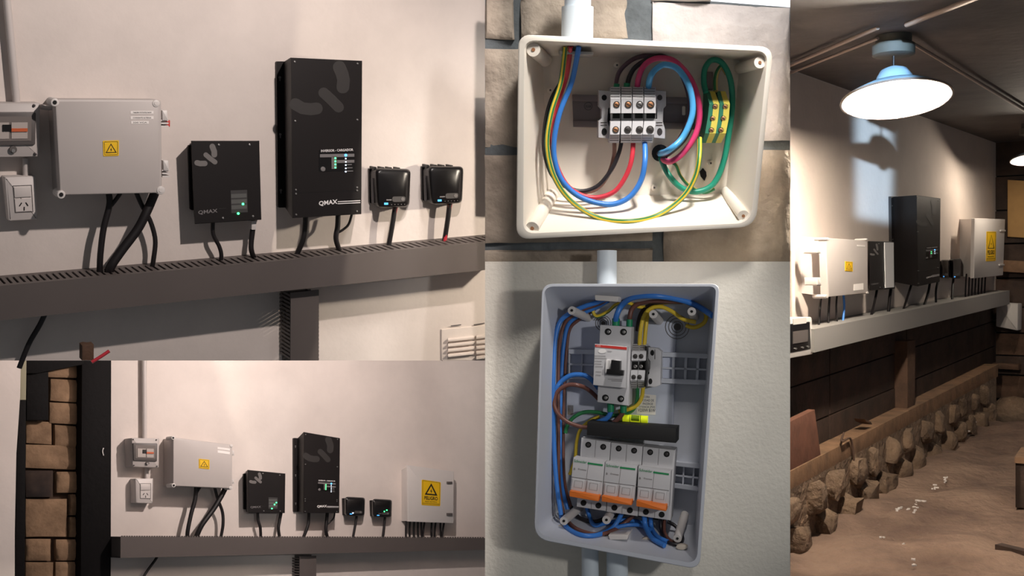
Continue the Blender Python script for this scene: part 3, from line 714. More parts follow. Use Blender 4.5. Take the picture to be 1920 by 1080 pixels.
def terminal(P, xs, ys, hs, body_m, label, group, screws_, recess=None, face_m=None, ribs=(), cat='terminal'):
    """side profile ys/hs swept across the block; xs gives left and right pixel at every row"""
    t = thing('terminal_block', label, cat, P.at(xs[0][0], ys[-1], .03), group)
    mb = MB(); L = [P.at(x[0], y, h) for x, y, h in zip(xs, ys, hs)]; R = [P.at(x[1], y, h) for x, y, h in zip(xs, ys, hs)]
    n = len(L); k = [p - P.n * (h - .06) for p, h in zip(L, hs)]; k2 = [p - P.n * (h - .06) for p, h in zip(R, hs)]
    mb.v = L + R + k + k2
    for i in range(n - 1):
        mb.face([i, n + i, n + i + 1, i + 1]); mb.face([i, i + 1, 2 * n + i + 1, 2 * n + i]); mb.face([n + i, 3 * n + i, 3 * n + i + 1, n + i + 1]); mb.face([2 * n + i, 2 * n + i + 1, 3 * n + i + 1, 3 * n + i])
    mb.face([0, 2 * n, 3 * n, n]); mb.face([n - 1, 2 * n - 1, 4 * n - 1, 3 * n - 1])
    mb.build('body', body_m, t, 20)
    if face_m:
        f = MB(); A = [P.at(x[0] + (x[1] - x[0]) * .42, y, h + .003) for x, y, h in zip(xs, ys, hs)]; B = [P.at(x[1], y, h + .003) for x, y, h in zip(xs, ys, hs)]
        f.v = A + B
        for i in range(n - 1): f.face([i, n + i, n + i + 1, i + 1])
        f.build('yellow_face', face_m, t, 20)
    for x, y, h, m in screws_:
        r = min(6, (xs[0][1] - xs[0][0]) * .25)
        s = pr('screw', P, circ(x, y, r, 12), h - .01, h + .004, m, t, r * .2)
        stroke(P, [(x - r * .6, y - r * .3), (x + r * .6, y + r * .3)], r * .16, h + .0055, ink, s, 'screw_slot')
        outline(P, circ(x, y, r * 1.35, 14), r * .35, h + .003, s, ink, 'screw_rim')
    if recess: pr('recess', P, recess[0], recess[1] - .02, recess[1] + .002, blackdark, t)
    for q, h in ribs:
        a, b = q; stroke(P, [a, b], .6, h + .003, frame_d, t, 'rib_line')
    return t
tops = [(1144.7, 1163.4), (1165, 1184.8), (1186.4, 1206.4), (1208, 1229.6)]; bots = [(1143, 1160.5), (1164, 1182.6), (1183, 1203), (1203.5, 1223.5)]
cm = [copper, copper, steel, copper]; cm2 = [copper, darkscrew, darkscrew, darkscrew]
sx1 = [1156, 1178, 1199.5, 1220]; sx2 = [1154.5, 1177, 1199, 1219]
ord4 = ['leftmost', 'second from left', 'third from left', 'rightmost']
for i in range(4):
    ys = [163, 185, 212, 212.5, 226.5, 227, 252, 268]; hs = [.20, .24, .24, .17, .17, .24, .24, .20]
    xs = [tuple(a + (b - a) * max(0, min(1, (y - 225) / 43)) for a, b in zip(tops[i], bots[i])) for y in ys]
    x0, x1 = tops[i]
    ribs = [(((x0 + 1, 163 + j * 5 + 3), (x1 - 2, 163 + j * 5 + 3.4)), .20 + .04 * (j * 5 + 3) / 22) for j in range(4)] + [(((bots[i][0] + 1, 255 + j * 4), (bots[i][1] - 1, 255 + j * 4)), .24 - .04 * (3 + j * 4) / 16) for j in range(3)]
    terminal(P2, xs, ys, hs, termgrey, 'grey terminal block, %s of the four on the rail in the cream box' % ord4[i], 'grey terminals in the cream junction box',
        [(sx1[i], 196, .24, cm[i]), (sx2[i], 243, .24, cm2[i])], ([(x0 + 4, 213), (x1 - 1, 213), (x1 - 1, 222), (x0 + 4, 222)], .17), None, ribs)
for (q, hy, lb) in ((0, None, 'left'), (1, None, 'right')):
    t = thing('end_bracket', 'grey end bracket at the %s end of the terminals, cream junction box' % lb, 'bracket', P2.at(1133 if q == 0 else 1240, 260, .03), 'rail end brackets in the cream box')
    ox = 0 if q == 0 else 104
    body = [(1123 + ox, 169), (1145 + ox, 171), (1145 + ox, 198), (1140 + ox, 204), (1139 + ox, 228), (1143 + ox, 242), (1143 + ox, 260), (1122 + ox, 258), (1122 + ox, 226), (1128 + ox, 222), (1128 + ox, 204), (1123 + ox, 198)]
    if q: body = [(2 * 1237 - x + 0 * ox if False else x, y) for x, y in body]
    pr('body', P2, body, .05, .17, termgrey, t, 1)
    for y, ry in ((183, 5.5), (247, 7)): pr('hole', P2, circ(1133 + ox, y, 5, 12, ry), .15, .172, darkscrew if q else blackdark, t)
    for y in (229, 234): pr('rib_line', P2, rect(1126 + ox, y, 1138 + ox, y + 1.5), .15, .172, frame_d, t)
for i, dx in enumerate((0, 20)):
    ys = [171, 195, 222, 250, 268]; hs = [.15, .25, .25, .25, .15]
    xs = [(1324 + dx, 1340 + dx), (1330 + dx * .98, 1349 + dx * .98), (1327 + dx, 1346.5 + dx), (1322 + dx * .95, 1342 + dx * .95), (1316 + dx * .9, 1334 + dx * .9)]
    terminal(P2, xs, ys, hs, termgreen, 'green and yellow earth terminal, %s one in the cream junction box' % ('left' if i == 0 else 'right'), 'earth terminals in the cream box',
        [(1341 + dx * .95, 200, .25, copper), (1336.5 + dx, 222, .25, copper), (1334 + dx * .9, 244, .25, copper)], None, termyel,
        [(((1331 + dx + j * 1.2, 174 + j * 5), (1341 + dx + j * 1.6, 174.5 + j * 5)), .16 + .02 * j) for j in range(4)])
pr2 = tag(pr('rail_end', P2, rect(1325, 135, 1337, 168), .03, .07, railm, None, 1), 'short rail end above the earth terminals in the cream junction box', 'rail')
def cw(lst, h): # crop coordinates to pixels with a height for each point
    return [(900 + a[0] * .463, a[1] * .463, (a[2] if len(a) > 2 else h)) for a in lst]
def clear_of(P, bq, iq, H, pts, c=.02):
    """lift wire points so that they stay inside an open box with sloping sides"""
    out = []
    for p in pts:
        x, y = p[0], p[1]; s = 1.0
        for k in range(41):
            f = k / 40; q = [(a[0] + (b[0] - a[0]) * f, a[1] + (b[1] - a[1]) * f) for a, b in zip(bq, iq)]
            if all((q[(i + 1) % 4][0] - q[i][0]) * (y - q[i][1]) - (q[(i + 1) % 4][1] - q[i][1]) * (x - q[i][0]) > 0 for i in range(4)): s = f; break
        h0 = .03 + s * (H - .036) + c
        out.append((x, y, max(p[2], h0) if s < .98 else p[2]))
    return out
GW = 'wires in the cream junction box'
def w2(lst, h, r, m, lb, **kk): return wire(P2, clear_of(P2, [(1016, 104), (1388, 112), (1360, 362), (1030, 371)], [(985, 77), (1438, 98), (1406, 416), (983, 436)], .40, cw(lst, h), r * .0025 + .006), r, m, lb, GW, **kk)
w2([(372, 190), (345, 300), (290, 400), (263, 510), (262, 620), (300, 720), (390, 772), (470, 757), (530, 690), (562, 620), (575, 560, .18)], .17, 4.2, W['black'], 'black wire sweeping from the entry to the second grey terminal')
w2([(362, 190), (348, 310), (305, 430), (290, 540), (300, 650), (340, 745), (400, 776), (470, 766), (520, 705), (543, 630), (543, 560, .18)], .12, 4.2, W['brown'], 'brown wire to the leftmost grey terminal from below')
w2([(368, 190, .21), (350, 310), (312, 425), (296, 540), (305, 650), (345, 740), (400, 785), (470, 800), (545, 775), (592, 710), (615, 640), (621, 560, .18)], .20, 4.6, W['red'], 'red wire curving up to the third grey terminal')
w2([(400, 190, .24), (372, 330), (325, 450), (301, 560), (303, 650), (335, 735), (410, 800), (520, 828), (600, 802), (650, 735), (668, 650), (666, 560, .18)], .25, 5.2, W['blue'], 'thick blue wire sweeping up to the rightmost grey terminal')
w2([(345, 190, .22), (328, 330), (288, 460), (272, 590), (300, 715), (370, 815), (480, 882), (600, 897), (720, 872), (820, 800), (870, 720), (888, 640), (890, 560, .2)], .27, 4.8, [W['yellow'], W['green']], 'long yellow-green earth wire sweeping along the bottom of the cream box', stripe=(0, 2, 4, 6))
w2([(548, 360, .18), (560, 300), (592, 260), (640, 232), (720, 224), (790, 260), (838, 360), (848, 460), (815, 550), (750, 612), (722, 622, .06)], .14, 4.2, W['plum'], 'plum-coloured wire looping over from the leftmost grey terminal', ferrule=[[(900 + 552 * .463, 164, .18), (900 + 554 * .463, 157, .18)]])
w2([(594, 360, .18), (606, 310), (632, 270), (690, 235), (745, 230), (805, 275), (850, 370), (862, 470), (830, 560), (768, 620), (738, 632, .06)], .17, 4.6, W['black'], 'black wire looping over from the second grey terminal', ferrule=[[(900 + 594 * .463, 164, .18), (900 + 596 * .463, 156, .18)]])
w2([(636, 360, .18), (645, 305), (670, 260), (720, 236), (790, 250), (858, 330), (889, 440), (875, 540), (822, 620), (770, 655), (738, 645, .06)], .22, 5.6, W['pink'], 'pink wire looping over the terminals to the grommet')
w2([(682, 360, .18), (690, 312), (715, 278), (752, 262), (805, 283), (850, 360), (860, 460), (822, 555), (765, 608), (728, 622, .06)], .27, 6, W['lightblue'], 'light blue wire looping over to the grommet')
w2([(732, 640, .06), (762, 705), (815, 760), (880, 776), (945, 745), (985, 660), (1008, 540), (1022, 420), (1013, 320), (980, 255), (940, 243), (912, 275), (906, 330), (915, 375, .17)], .15, 5.6, W['teal'], 'teal green wire looping around the earth terminals')
w2([(738, 648, .07), (790, 665), (812, 712), (848, 752), (905, 780), (950, 765)], .11, 3, [W['yellow'], W['green']], 'thin yellow-green wire behind the teal loop', stripe=(2, 3, 4))
w2([(955, 370, .16), (954, 325), (962, 290), (980, 270), (1000, 300)], .13, 4.4, [W['tan'], W['green']], 'short tan wire above the right earth terminal', stripe=(3, 4))

# =================================================================== LOWER MIDDLE: grey distribution box
G4 = 'parts in the grey distribution box'
for a, b, r, lb in (((1138, 470), (1138, 545), 18.5, 'white conduit entering the top of the grey distribution box'), ((1106, 1000), (1107, 1140), 16, 'left white conduit below the grey distribution box'), ((1157, 1005), (1158, 1140), 20, 'right white conduit below the grey distribution box')):
    tag(MB().tube([(a[0], a[1], .10), (b[0], b[1], .10)], r, 20, P=P4).build('conduit', pvcblue, None, 60), lb, 'conduit')
HD = .36
db = thing('distribution_box', 'open light grey distribution box with breakers on the cream wall', 'distribution box', P4.at(1165, 1040, 0))
OR = rr([(1016, 532), (1349.5, 532), (1312, 1068), (1001, 1010)], [22, 16, 24, 30], 6)
IR = rr([(1021, 538), (1342, 538), (1305.5, 1056), (1007, 1003)], [18, 12, 20, 26], 6)
BI = rr([(1060, 578), (1331, 582), (1303, 985), (1046, 962)], [10, 10, 10, 10], 6)
BO = rr([(1045, 566), (1337, 570), (1306, 996), (1030, 972)], [10, 10, 10, 10], 6)
MB().loft(P4, [(BO, 0), (OR, HD - .02), (OR, HD - .004), (inset(OR, 1), HD), (inset(IR, -1), HD), (IR, HD - .006), (BI, .03)]).build('shell', boxgrey, db, 40)
pr('backplate', P4, rr([(1064, 600), (1268, 603), (1262, 800), (1062, 800)], 6), .028, .05, backgrey, db, 1)
def grid(q, cols, rows, nm='rail_bar'):
    pr(nm, P4, sub(q, 0, 0, 1, .15), .03, .085, boxgrey, db); pr(nm, P4, sub(q, 0, .85, 1, 1), .03, .085, boxgrey, db)
    for i in range(cols + 1): pr(nm, P4, sub(q, i / cols * .95, .1, i / cols * .95 + .05, .9), .03, .07, boxgrey, db)
    pr(nm, P4, sub(q, 0, .48, 1, .54), .03, .07, boxgrey, db)
grid([(1066, 655), (1116, 656), (1115, 712), (1066, 710)], 2, 2)
grid([(1238, 660), (1335, 664), (1331, 722), (1237, 718)], 4, 2)
grid([(1262, 866), (1322, 872), (1318, 922), (1260, 914)], 3, 2)
for x, y, rs in ((1131, 606, (15, 11, 7)), (1270, 613, (23, 17, 11))):
    for j, r in enumerate(rs): outline(P4, circ(x, y, r, 20), 1.3, .0515, db, frame_d, 'knockout_ring')
    pr('knockout', P4, circ(x, y, rs[-1] * .6, 14), .04, .052, darkscrew, db)
for x0, y0, x1, y1 in ((1072, 582, 1104, 596), (1225, 589, 1236, 602), (1297, 584, 1302, 596), (1057, 977, 1086, 952), (1137, 975, 1150, 955), (1270, 1010, 1284, 965)):
    s = MB().tube([(x1, y1, .04), (x0, y0, .24)], 8, 14, P=P4).build('standoff', lightplastic, db, 60)
    pr('standoff_hole', P4, circ(x0, y0, 2.6, 10), .235, .243, blackdark, s)
pr('cable_gland', P4, rr([(1115, 553), (1160, 556), (1158, 566), (1116, 563)], 2), .12, .28, lightplastic, db, 1)
pr('cable_gland', P4, rr([(1140, 1003), (1178, 1003), (1176, 1012), (1143, 1012)], 2), .12, .26, lightplastic, db, 1)
for x, y in ((1050, 990), (1214, 1012), (1265, 1041), (1278, 1026)):
    P4f = .20 if y < 1020 else .27
    pr('blanking_plug', P4, circ(x, y, 11, 14, 5), P4f - .03, P4f, mat('blank_plug', (196, 184, 170), .6), db, 1)
for q in ([(1321, 779), (1329, 779), (1328, 811), (1320, 811)], [(1309, 952), (1315, 952), (1314, 983), (1308, 983)], [(1064, 760), (1075, 760), (1075, 778), (1064, 778)]):
    pr('wall_tab', P4, q, .03, .05, mat('tab_beige', (172, 156, 132), .7), db)
# sticker with print
sl = pr('paper_label', P4, [(1196, 738), (1230, 741), (1229, 778), (1194, 776)], .05, .0515, paper, None)
tag(sl, 'white printed sticker on the back of the grey distribution box', 'label')
for i, (s, x0, x1) in enumerate((('SICORA', 1205, 1218), ('CIDAD DE', 1205, 1226), ('IPACION DE', 1205, 1224), ('OTENCIA (PW)', 1198, 1228), ('V230W B1W', 1196, 1229))):
    text('lettering', P4, s, (x0, 746 + i * 6.5), (x1, 746.6 + i * 6.5), 4.4 if i < 4 else 6, .0518, mat('blue_ink', (52, 56, 92), .7), sl, .01)
# residual current breaker
rc = thing('residual_current_breaker', 'two-pole breaker with red stripe and black toggle in the grey box', 'breaker', P4.at(1150, 760, .05), G4)
pr('base_body', P4, [(1125, 609), (1184, 613), (1178, 761), (1120, 754)], .07, .20, termgrey, rc, 1.2)
pr('front_cover', P4, [(1115, 645), (1176, 650), (1173, 728), (1112, 722)], .16, .25, termgrey, rc, 1.2)
pr('red_stripe', P4, [(1116, 646), (1175, 651), (1175, 656), (1116, 650.5)], .248, .252, red, rc)
text('brand_lettering', P4, 'ABB', (1118, 650), (1126, 650.5), 3.4, .2525, mat('abb_pale', (226, 150, 140), .6), rc)
pr('brand_oval', P4, circ(1129, 658.5, 7.5, 16, 4), .248, .252, white, rc)
for i, (x0, x1, y) in enumerate(((1139, 1147, 658.5), (1115, 1135, 667), (1115, 1137, 671.5), (1115, 1128, 677), (1115, 1127, 682), (1116, 1130, 687), (1117, 1127, 697), (1117, 1126, 703), (1140, 1166, 711), (1147, 1166, 714))):
    stroke(P4, [(x0, y), (x1, y + .6)], .45, .2522, greytxt, rc, 'print_line')
tg = pr('toggle_surround', P4, rr([(1136, 674), (1164, 676), (1163, 700), (1134, 700)], 3), .24, .262, white, rc, 1)
pr('toggle', P4, [(1146, 675), (1163.5, 677), (1163, 694), (1169, 695), (1168, 704.5), (1136, 702), (1138, 692), (1145, 692)], .25, .285, blackp, rc, 1)
for x, y in ((1140, 622), (1169, 622.5), (1135, 746), (1164, 748)):
    s = pr('screw_well', P4, circ(x, y, 6.3, 14), .19, .2015, blackdark, rc)
    pr('screw', P4, circ(x + 1, y, 3.2, 10), .195, .203, steel, s, .8)
# grey terminals right of the breaker
for i in range(2):
    dx = i * 13.5
    ys = [645, 660, 676, 676.5, 694, 694.5, 713, 728]; hs = [.13, .19, .19, .15, .15, .19, .19, .13]
    xs = [(1186 + dx, 1199 + dx), (1184.5 + dx, 1198 + dx), (1184 + dx, 1197 + dx), (1184 + dx, 1197 + dx), (1183.5 + dx, 1196.5 + dx), (1183 + dx, 1196 + dx), (1182 + dx, 1194.5 + dx), (1182.5 + dx, 1194 + dx)]
    terminal(P4, xs, ys, hs, termgrey, '%s of two grey terminals beside the red-striped breaker' % ('left' if i == 0 else 'right'), 'grey terminals in the grey box',
        [(1191 + dx * .82, 668, .19, darkscrew), (1191 + dx * .82, 687, .16, steel), (1188 + dx * .82, 707, .19, darkscrew)], ([(1185 + dx, 678), (1196.5 + dx, 678), (1196 + dx, 693), (1184.5 + dx, 693)], .15), None,
        [(((1187 + dx, 648 + j * 4), (1197 + dx, 648.3 + j * 4)), .13 + .06 * (3 + j * 4) / 15) for j in range(3)] + [(((1184 + dx, 717 + j * 4), (1193 + dx, 717.4 + j * 4)), .19 - .06 * (4 + j * 4) / 15) for j in range(3)])
jg = pr('separator', P4, [(1209.5, 649), (1213.5, 650), (1213, 672), (1217, 678), (1217, 692), (1213, 700), (1212, 726), (1207.5, 725), (1209, 700)], .06, .18, blackp, None, .6)
tag(jg, 'jagged black separator beside the grey terminals in the grey box', 'separator')
eb = thing('end_bracket', 'grey end bracket right of the terminals in the grey distribution box', 'bracket', P4.at(1225, 726, .04), G4)
pr('body', P4, [(1214, 651), (1233, 653), (1240, 659), (1238, 722), (1228, 726), (1211, 724), (1212, 706), (1217, 700), (1217, 676), (1213, 672)], .05, .13, termgrey, eb, 1)
for x, y in ((1223, 661.5), (1219.5, 715)): pr('hole', P4, circ(x, y, 3.6, 12, 5.5), .12, .132, blackdark, eb)
stroke(P4, [(1228, 656), (1228, 673)], .6, .132, frame_d, eb, 'groove')
# spirit level
lv = thing('spirit_level', 'small yellow-green spirit level vial in the grey distribution box', 'level', P4.at(1190, 794, .06), None)
pr('holder', P4, rr([(1163, 781), (1214, 785), (1213, 797), (1162, 793)], 2), .055, .075, lightplastic, lv, 1)
vm = mat('vial_yellow', (226, 240, 40), .2, emit=.25)
MB().tube([(1168, 783.5, .10), (1215, 786.5, .10)], 7, 14, P=P4).build('vial', vm, lv, 60)
MB().tube([(1184, 783.5, .112), (1199, 784.6, .112)], 5.2, 10, P=P4).build('bubble', mat('vial_green', (120, 150, 30), .2), lv, 60)
for x in (1181, 1201): MB().tube([(x, 784 + (x - 1168) * .05, .10), (x + 1, 784 + (x - 1168) * .05, .10)], 7.3, 12, P=P4).build('level_mark', ink, lv, 60)
# black cover strip and three breakers
bc = thing('busbar_cover', 'long black cover strip above the three orange-toggle breakers', 'cover', P4.at(1180, 830, .06), None)
pr('strip', P4, [(1101, 791), (1268, 803), (1267, 831), (1100, 816)], .09, .24, mat('matt_black', (16, 14, 15), .7), bc, 1.5)
BR = [dict(sh=[(1090, 821), (1145, 829), (1143, 862), (1087, 854)], fr=[(1075, 858), (1134, 866), (1129, 903), (1070, 894)], og=[(1067.5, 920), (1124, 930), (1122, 940.5), (1067.5, 931)], lo=[(1081, 928), (1136, 938), (1136, 958.5), (1081, 950)], sc=[(1103, 834), (1131, 838)], ho=[(1094, 943), (1122, 948)], nm='left'),
      dict(sh=[(1146, 829.5), (1205, 837), (1203, 869), (1144, 862.5)], fr=[(1135, 866.5), (1195, 873.5), (1190, 911), (1131, 903.5)], og=[(1128, 929.5), (1185, 938), (1184, 948), (1128, 940.5)], lo=[(1137, 939), (1196, 946), (1195.5, 968), (1137, 959.5)], sc=[(1160, 841), (1189, 845)], ho=[(1152, 952), (1181, 957)], nm='middle'),
      dict(sh=[(1206, 837.3), (1266, 844), (1263, 875), (1204, 869.5)], fr=[(1197, 875), (1258, 883), (1254, 920), (1193, 912)], og=[(1193, 938), (1250, 947.5), (1249, 959), (1193, 949.5)], lo=[(1197, 946.5), (1260, 955), (1257, 976), (1197, 967)], sc=[(1219, 848), (1250, 851.5)], ho=[(1211, 960), (1240.6, 965)], nm='right')]
for B in BR:
    t = thing('circuit_breaker', '%s of three white two-pole breakers with orange toggle' % B['nm'], 'breaker', P4.at(*B['lo'][3], .05), 'three breakers in the grey box')
    pr('body', P4, [B['sh'][0], B['sh'][1], B['lo'][2], B['lo'][3]], .07, .185, termgrey, t, 1)
    fr = B['fr']; og = B['og']
    full = [fr[0], fr[1], (og[1][0] + 4, og[1][1] + 2), (og[0][0] + 1, og[0][1] + 2)]
    pr('front', P4, full, .17, .25, termgrey, t, 1.2)
    f = Q(fr)
    text('brand_lettering', P4, 'Schneider', f(.035, .22), f(.44, .22), 5.2, .2515, mat('brand_green', (30, 132, 78), .6), t, .01)
    pr('green_stripe', P4, sub(fr, .47, .14, .95, .23), .249, .2515, mat('brand_green', (30, 132, 78), .6), t)
    text('lettering', P4, 'B', f(.06, .62), f(.11, .62), 4, .2515, greytxt, t)
    text('lettering', P4, 'Domae', f(.20, .58), f(.46, .58), 2.6, .2515, greytxt, t)
    stroke(P4, [f(.5, .1), f(.5, .98)], .3, .2512, greytxt, t, 'pole_line')
    stroke(P4, [f(.0, 1.0), f(1, 1.0)], .5, .2512, frame_d, t, 'front_line')
    for u0 in (.06, .54):
        rk = pr('rocker', P4, [f(u0, 1.08), f(u0 + .40, 1.08), f(u0 + .40, 1.72), f(u0, 1.72)], .24, .262, termgrey, t, 1)
        outline(P4, [f(u0 + .08, 1.15), f(u0 + .34, 1.15), f(u0 + .34, 1.5), f(u0 + .08, 1.5)], .5, .2635, rk, greytxt, 'rocker_window')
    pr('toggle_bar', P4, rr(og, 1.5), .24, .295, orange, t, 1.5)
    for x, y in B['sc']:
        s = pr('screw_well', P4, circ(x, y, 5.6, 14), .175, .1865, blackdark, t); pr('screw', P4, circ(x, y, 3.2, 10), .18, .188, darkscrew, s, .6)
    for x, y in B['ho']: pr('terminal_hole', P4, circ(x, y, 5.6, 14), .175, .1868, blackdark, t)
    m = Q(B['sh']); stroke(P4, [m(.5, .02), m(.5, .98)], .35, .1862, greytxt, t, 'pole_line')
    m = Q(B['lo']); stroke(P4, [m(.5, .45), m(.5, .98)], .35, .1862, greytxt, t, 'pole_line')
GV = 'wires in the grey distribution box'
def w4(lst, h, r, m, lb, **kk): return wire(P4, clear_of(P4, [(1060, 578), (1331, 582), (1303, 985), (1046, 962)], [(1021, 538), (1342, 538), (1305.5, 1056), (1007, 1003)], .36, [(p[0], p[1], p[2] if len(p) > 2 else h) for p in lst], r * .0025 + .006), r, W[m] if isinstance(m, str) else m, lb, GV, **kk)
YG = [W['yellow'], W['green']]
w4([(1138, 560, .2), (1120, 567), (1097, 574), (1071, 586), (1051, 602), (1042, 630), (1039, 665), (1037, 730), (1038, 810), (1043, 900), (1052, 965)], .17, 4.6, 'blue', 'outermost blue wire down the left inside of the grey box')
w4([(1134, 563, .18), (1115, 573), (1095, 580), (1072, 593), (1057, 610), (1049, 645), (1047, 700), (1047, 800), (1048, 900), (1056, 962)], .14, 3.4, 'brown', 'brown wire down the left inside of the grey box')
w4([(1140, 564, .17), (1120, 576), (1100, 584), (1078, 596), (1064, 612), (1057, 645), (1053, 695), (1050, 800), (1052, 900), (1064, 955)], .11, 4, 'blue', 'inner blue wire down the left inside of the grey box')
w4([(1136, 563, .12), (1112, 582), (1085, 600), (1068, 618), (1062, 660), (1058, 720), (1056, 810), (1058, 900), (1070, 950)], .08, 3.2, 'brown', 'rear dark brown wire down the left inside of the grey box')
w4([(1116, 574), (1112, 585), (1120, 593), (1140, 584), (1155, 571), (1172, 566), (1200, 576), (1222, 572)], .10, 3.4, YG, 'yellow wire curling near the top gland of the grey box', stripe=(0, 4))
w4([(1154, 612, .13), (1156, 592), (1167, 571), (1190, 557), (1230, 555), (1275, 562), (1308, 574), (1336, 592, .12)], .17, 5.6, 'blue', 'thick blue wire arching across the top of the grey box', ferrule=[[(1154.5, 612, .15), (1155, 597, .15)]])
w4([(1180, 612, .13), (1181, 594), (1186, 578), (1202, 568), (1232, 564), (1290, 566)], .14, 4.6, 'brown', 'brown wire entering the top of the red-striped breaker', ferrule=[[(1180, 614, .15), (1180.5, 599, .15)]])
w4([(1196, 620, .08), (1200, 594), (1214, 574), (1240, 566), (1280, 566)], .10, 4.6, mat('wire_dark', (48, 36, 34), .5), 'dark wire behind the yellow pair at the top of the grey box')
w4([(1199, 650, .13), (1201, 620), (1207, 594), (1219, 579), (1238, 575), (1260, 584), (1280, 598), (1305, 604)], .14, 4, YG, 'front yellow wire of the pair entering the grey terminals', stripe=(0,))
w4([(1208, 650, .13), (1211, 612), (1216, 588), (1232, 571), (1265, 566), (1300, 570), (1322, 586), (1321, 604), (1302, 614), (1286, 610)], .11, 4, YG, 'rear yellow wire looping at the top right of the grey box', stripe=(0,))
w4([(1040, 740), (1050, 718), (1070, 704), (1092, 703), (1108, 711), (1122, 728, .08)], .15, 4.6, 'blue', 'blue loop left of the red-striped breaker')
w4([(1122, 748, .08), (1105, 732, .12), (1086, 723), (1064, 722), (1046, 734), (1039, 755), (1046, 775), (1064, 791), (1088, 800), (1106, 802)], .19, 4.2, 'brown', 'brown loop left of the red-striped breaker')
w4([(1145, 752, .13), (1145, 772), (1138, 784), (1122, 791), (1104, 798)], .14, 5, 'blue', 'blue wire leaving the bottom of the red-striped breaker', ferrule=[[(1145, 756, .15), (1145, 772, .15)]])
w4([(1169, 754, .13), (1168, 772), (1160, 784), (1146, 796)], .14, 4.8, 'brown', 'brown wire leaving the bottom of the red-striped breaker', ferrule=[[(1169, 758, .15), (1169, 774, .15)]])
w4([(1195, 722, .13), (1195, 745), (1190, 764), (1176, 775), (1150, 779), (1120, 773), (1095, 773), (1075, 783), (1064, 798), (1060, 812)], .10, 3.8, [W['green'], W['yellow']], 'green wire running left below the red-striped breaker', stripe=(3, 4))
w4([(1206, 722, .13), (1204, 742), (1197, 757), (1183, 766), (1160, 772)], .11, 3.8, YG, 'yellow wire dropping from the grey terminals', stripe=(4,))
w4([(1124, 781), (1105, 790), (1088, 806), (1081, 830), (1078, 862), (1068, 890)], .08, 3.2, YG, 'yellow wire behind the left breaker in the grey box', stripe=(3, 4))
for lst, h, r, m, lb in (
    ([(1052, 968), (1064, 990), (1090, 1003), (1120, 1003), (1148, 990), (1164, 966), (1168, 950)], .14, 4.6, 'blue', 'blue wire curving along the bottom left of the grey box'),
    ([(1056, 965), (1075, 988), (1105, 1000), (1135, 1000), (1165, 985), (1190, 965)], .10, 4, 'brown', 'brown wire curving along the bottom of the grey box'),
    ([(1100, 950), (1105, 968), (1115, 985), (1140, 980), (1180, 975), (1215, 985)], .08, 4, 'blue', 'blue wire crossing behind the bottom centre standoff'),
    ([(1208, 962), (1210, 985), (1222, 1008), (1246, 1023)], .15, 5, 'blue', 'front blue wire bending down at the bottom right of the grey box'),
    ([(1220, 965), (1221, 988), (1232, 1006), (1252, 1016)], .12, 4.6, 'blue', 'rear blue wire bending down at the bottom right of the grey box'),
    ([(1238, 968), (1240, 995), (1252, 1016), (1272, 1020), (1280, 1008), (1268, 988), (1252, 978)], .12, 3.4, 'black', 'black wire loop around the bottom right standoff'),
    ([(1246, 970), (1246, 998), (1258, 1014), (1274, 1014)], .09, 3.4, 'brown', 'brown wire beside the black loop at the bottom right'),
    ([(1070, 950), (1085, 970), (1115, 978), (1145, 968), (1180, 962), (1235, 972)], .07, 4, 'black', 'black wire running behind the lower breakers of the grey box'),
    ([(1150, 990), (1180, 984), (1205, 986), (1228, 1000)], .12, 4, 'blue', 'short blue wire in the bottom centre of the grey box')):
    w4(lst, h, r, m, lb)

# =================================================================== RIGHT: the room with pendant lamp, plaster wall and stone footing
G3 = 'equipment in the right-hand room'
A3, B3 = P3.at(1482, 130), P3.at(1868, 268)
U3 = (B3 - A3).normalized(); N3 = P3.n
cn = U3.cross(N3); cn = cn if cn.z < 0 else -cn
CE = Plane(1482, 130, P3.t(1482, 130), cn)
FA, FB = P3.at(1482, 1037, .16), P3.at(1838, 793, .16)
fn = (FB - FA).cross(N3); fn = fn if fn.z > 0 else -fn
FL = Plane(1482, 1037, P3.t(1482, 1037, .16), fn)
UH = V((.58, .815, 0)).normalized()
PE = Plane(1868, 450, P3.t(1868, 450), -UH)
def slab(name, pts, off, m, parent=None):
    return MB().rings([[p + off for p in pts], pts]).build(name, m, parent, 20)
struct(slab('ceiling', [CE.at(1481.8, -70), CE.at(2250, -70), B3 + N3 * 3, B3, CE.at(1481.8, 130)], -CE.n * .05, ceilm))
cornerF = P3.at(1852, 740)
# earth floor, gently uneven
fl = MB(); e0, e1, e2, e3 = FL.at(1481.8, 1010), FB + UH * .4, FB + UH * .4 + N3 * 3.2, FL.at(2350, 1150)
e4 = FL.at(1481.8, 1150)
nx, ny = 50, 50
for j in range(ny + 1):
    for i in range(nx + 1):
        u, v = i / nx, j / ny
        left = e4.lerp(e0, min(1, v * 4)) if v < .25 else e0.lerp(e1, (v - .25) / .75)
        right = e3.lerp(e2, v)
        p = left.lerp(right, u); fl.v.append(p + fn * (noise.fractal(p * 2.2, 1, 2, 4) * .012))
for j in range(ny):
    for i in range(nx): fl.face([j * (nx + 1) + i, j * (nx + 1) + i + 1, (j + 1) * (nx + 1) + i + 1, (j + 1) * (nx + 1) + i])
struct(fl.build('floor', dirt, None, 60))
wr = struct(pr('wall_right', P3, [(1400, 101), (1868, 268), (1868, 550), (1400, 656)], -.05, 0, plaster3))
lin = lambda x, a, b: a + (b - a) * (x - 1482) / (1853 - 1482)
wb = struct(pr('wall_right_base', P3, [(1400, 650), (1870, 544), (1870, 810), (1400, 1030)], -.06, -.025, darkpost))
brk = [1402, 1556, 1700, 1868]
